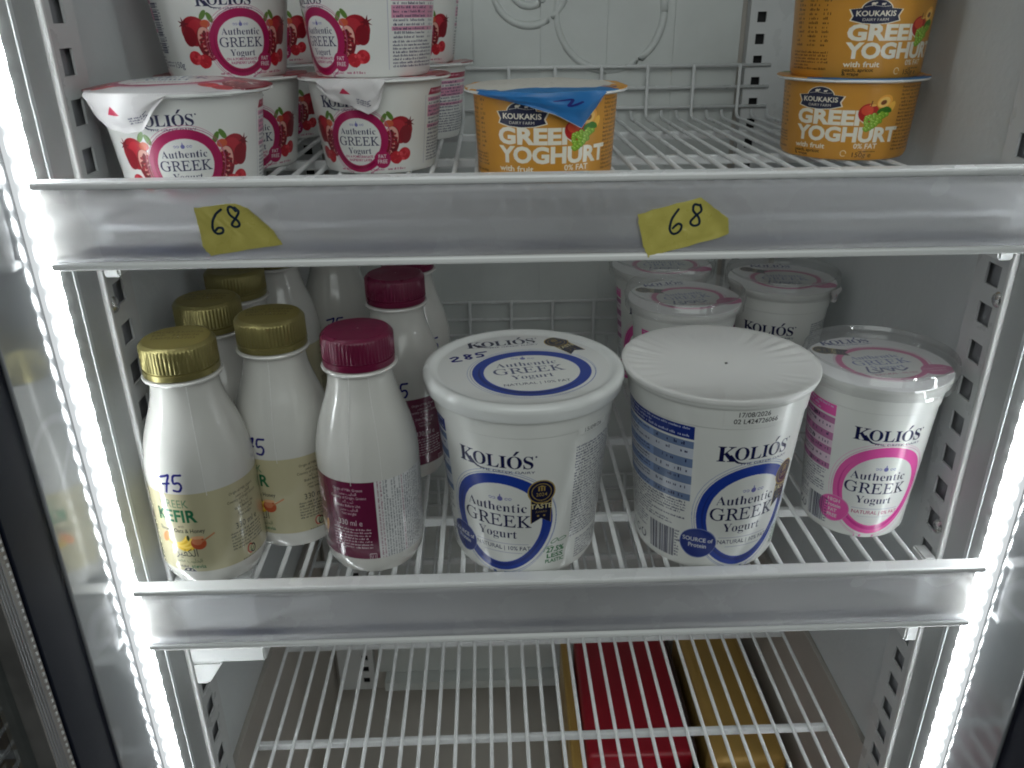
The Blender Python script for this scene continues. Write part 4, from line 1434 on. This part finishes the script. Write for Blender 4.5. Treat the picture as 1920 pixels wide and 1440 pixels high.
pf = [(0, HT)] + [(.0572 * k / 22, HT) for k in range(1, 23)] + [(.0576, HT - .0006), (.0574, HT - .0022), (.0571, HT - .0034)]
fo = link("foil_lid", lathe("foil_lid", pf, 300, disp=lambda q, z, t: pleat(q, z, t) if z > HT - .0005 else (q + .0004 * max(0, math.sin(t + .5)) * math.sin(34 * t + 2) * (1 + .6 * math.sin(7 * t)), z - .0005 * math.sin(23 * t) * max(.2, math.sin(t + .5))), sharp=70), M["foil_white"], t2)
speck = MB().box(.004, -.0006, HT - .0046, .0056, .0006, HT - .0030)
link("lid_speck", speck.mesh("lid_speck", .0003), M["ink_dark"], fo)
# stamped date, a thin printed patch following the rim band
def patch(name, r0, r1, z0, z1, a0, a1, mat, parent):
    m = MB(); n = 20
    for i in range(n):
        fa, fb = i / n, (i + 1) / n
        A, B = R(a0 + (a1 - a0) * fa) - PI / 2, R(a0 + (a1 - a0) * fb) - PI / 2
        m.face([(r0 * math.cos(A), r0 * math.sin(A), z0), (r0 * math.cos(B), r0 * math.sin(B), z0), (r1 * math.cos(B), r1 * math.sin(B), z1), (r1 * math.cos(A), r1 * math.sin(A), z1)], [(fa, 0), (fb, 0), (fb, 1), (fa, 1)], sm=True)
    return link(name, m.mesh(name), mat, parent)


def rband(h, rb, rt, z): return rb + (rt - rb) * .78 + .0008 + (rt - (rb + (rt - rb) * .78 + .0008)) * (z - h * .845) / (h - .006 - h * .845)


dc = Canvas(36, 9, 10, WHITE)
dc.text("17/08/2026", -1.5, 5.2, 2.9, (.12, .12, .13), off=.01, sx=.95)
dc.text("02 L424726066", 0, .9, 2.9, (.12, .12, .13), off=.01, sx=.95)
h_ = HT - .001
patch("date_stamp", rband(h_, .0435, .0540, .1045) + .0002, rband(h_, .0435, .0540, .1135) + .0002, .1045, .1135, -26, 13, principled("date_print", WHITE, .3, img=dc.image("date_print")), t2)
dc = Canvas(24, 5, 10, WHITE); dc.text("15/09/26", 0, .9, 3.0, (.3, .3, .31), sx=.95)
h_ = HT - .004
patch("date_stamp", rband(h_, .0445, .0548, .0962) + .0002, rband(h_, .0445, .0548, .1005) + .0002, .0962, .1005, 52, 78, principled("date_print_small", WHITE, .3, img=dc.image("date_print_small")), t)

# ------------------------------------------------------------------ pink tubs with clear overcaps
HP = .1130
ART["pink_foil"] = principled("pink_foil", WHITE, .3, img=art_pink_foil().image("pink_foil"))
PT = tub_mesh("pink_tub_body", HP - .004, .0322, .0400, .0428, 0)
PT.materials.append(ART["pink"])


def over_rib(q, z, t):
    if q > .0440 and HP - .0105 < z < HP - .0028: return q + .00035 * (1 if math.sin(36 * t) > .3 else 0), z
    return q, z


OC = lathe("clear_cap", [(.0441, HP - .0100), (.0446, HP - .0100), (.0448, HP - .0030), (.0456, HP - .0022), (.0457, HP - .0006), (.0450, HP + .0002), (.0447, HP + .0040), (.0440, HP + .0050), (.0428, HP + .0048), (.0418, HP + .0026), (.0400, HP + .0022), (0, HP + .0022)], 144, disp=over_rib, sharp=50)
OC.materials.append(M["clear"])
PF = foil_disc(.0424, HP - .0036, 31, .0003, .092, .0004)
PF.materials.append(ART["pink_foil"])


def pink_tub(label, x, y, rot, lidrot=0):
    t = thing("yogurt_tub", label, "yogurt tub", (x, y, ZM - .0065), R(rot), "pink printed tubs with clear caps")
    link("tub_body", PT, None, t)
    link("foil_lid", PF, None, t, rz=R(lidrot - rot))
    link("clear_cap", OC, None, t)
    return t


pink_tub("pink printed tub alone by the right wall with clear cap", .1995, .0660, -3, 6)
pink_tub("pink printed tub behind pleated foil tub, clear cap towards the viewer", .1085, .1985, 45, 10)
t = pink_tub("pink printed tub in right rear with a torn foil tab at its rim", .1985, .2415, -28, -8)
flap("foil_flap", .0450, HP - .003, 62, 82, [(0, .001), (.3, .010), (.7, .012), (1, .002)], ART["tab_small"], t, 5)
pink_tub("deepest pink printed tub, behind the other two rear pink tubs", .1090, .2880, -20, 0)

# ------------------------------------------------------------------ packages on the cabinet floor
def pack(name, label, cat, x0, x1, y0, y1, z1, mat, side=None, rz=0, bev=.006):
    t = thing(name, label, cat, ((x0 + x1) / 2, (y0 + y1) / 2, ZF), rz)
    a, b_ = (x1 - x0) / 2, (y1 - y0) / 2
    me = MB().box(-a, -b_, 0, a, b_, z1 - ZF).mesh("wrapper", bev, 4)
    for p in me.polygons: p.use_smooth = True
    link("wrapper", me, mat, t)
    if side: link("dark_side_panel", MB().box(a + .0003, -b_ + .008, .004, a + .0045, b_ - .008, z1 - ZF - .004).mesh("dark_side_panel", .001), side, t)
    return t


pack("gift_package", "long red package with a dark side lying under bottom shelf", "package", .046, .150, .170, .340, -.352, M["red"], M["brown"], R(-1))
pack("gift_package", "gold package lying right of the red one under bottom shelf", "package", .163, .2345, .150, .345, -.340, M["goldbox"], None, 0, .012)
pack("gift_package", "narrow gold package showing as a slit left of the red one", "package", .0310, .0425, .15, .345, -.366, M["goldbox"], None, R(-1), .003)
pack("gift_package", "small red package in front of the gold one at the bottom edge", "package", .120, .182, .06, .138, -.335, M["red"], None, R(4), .01)
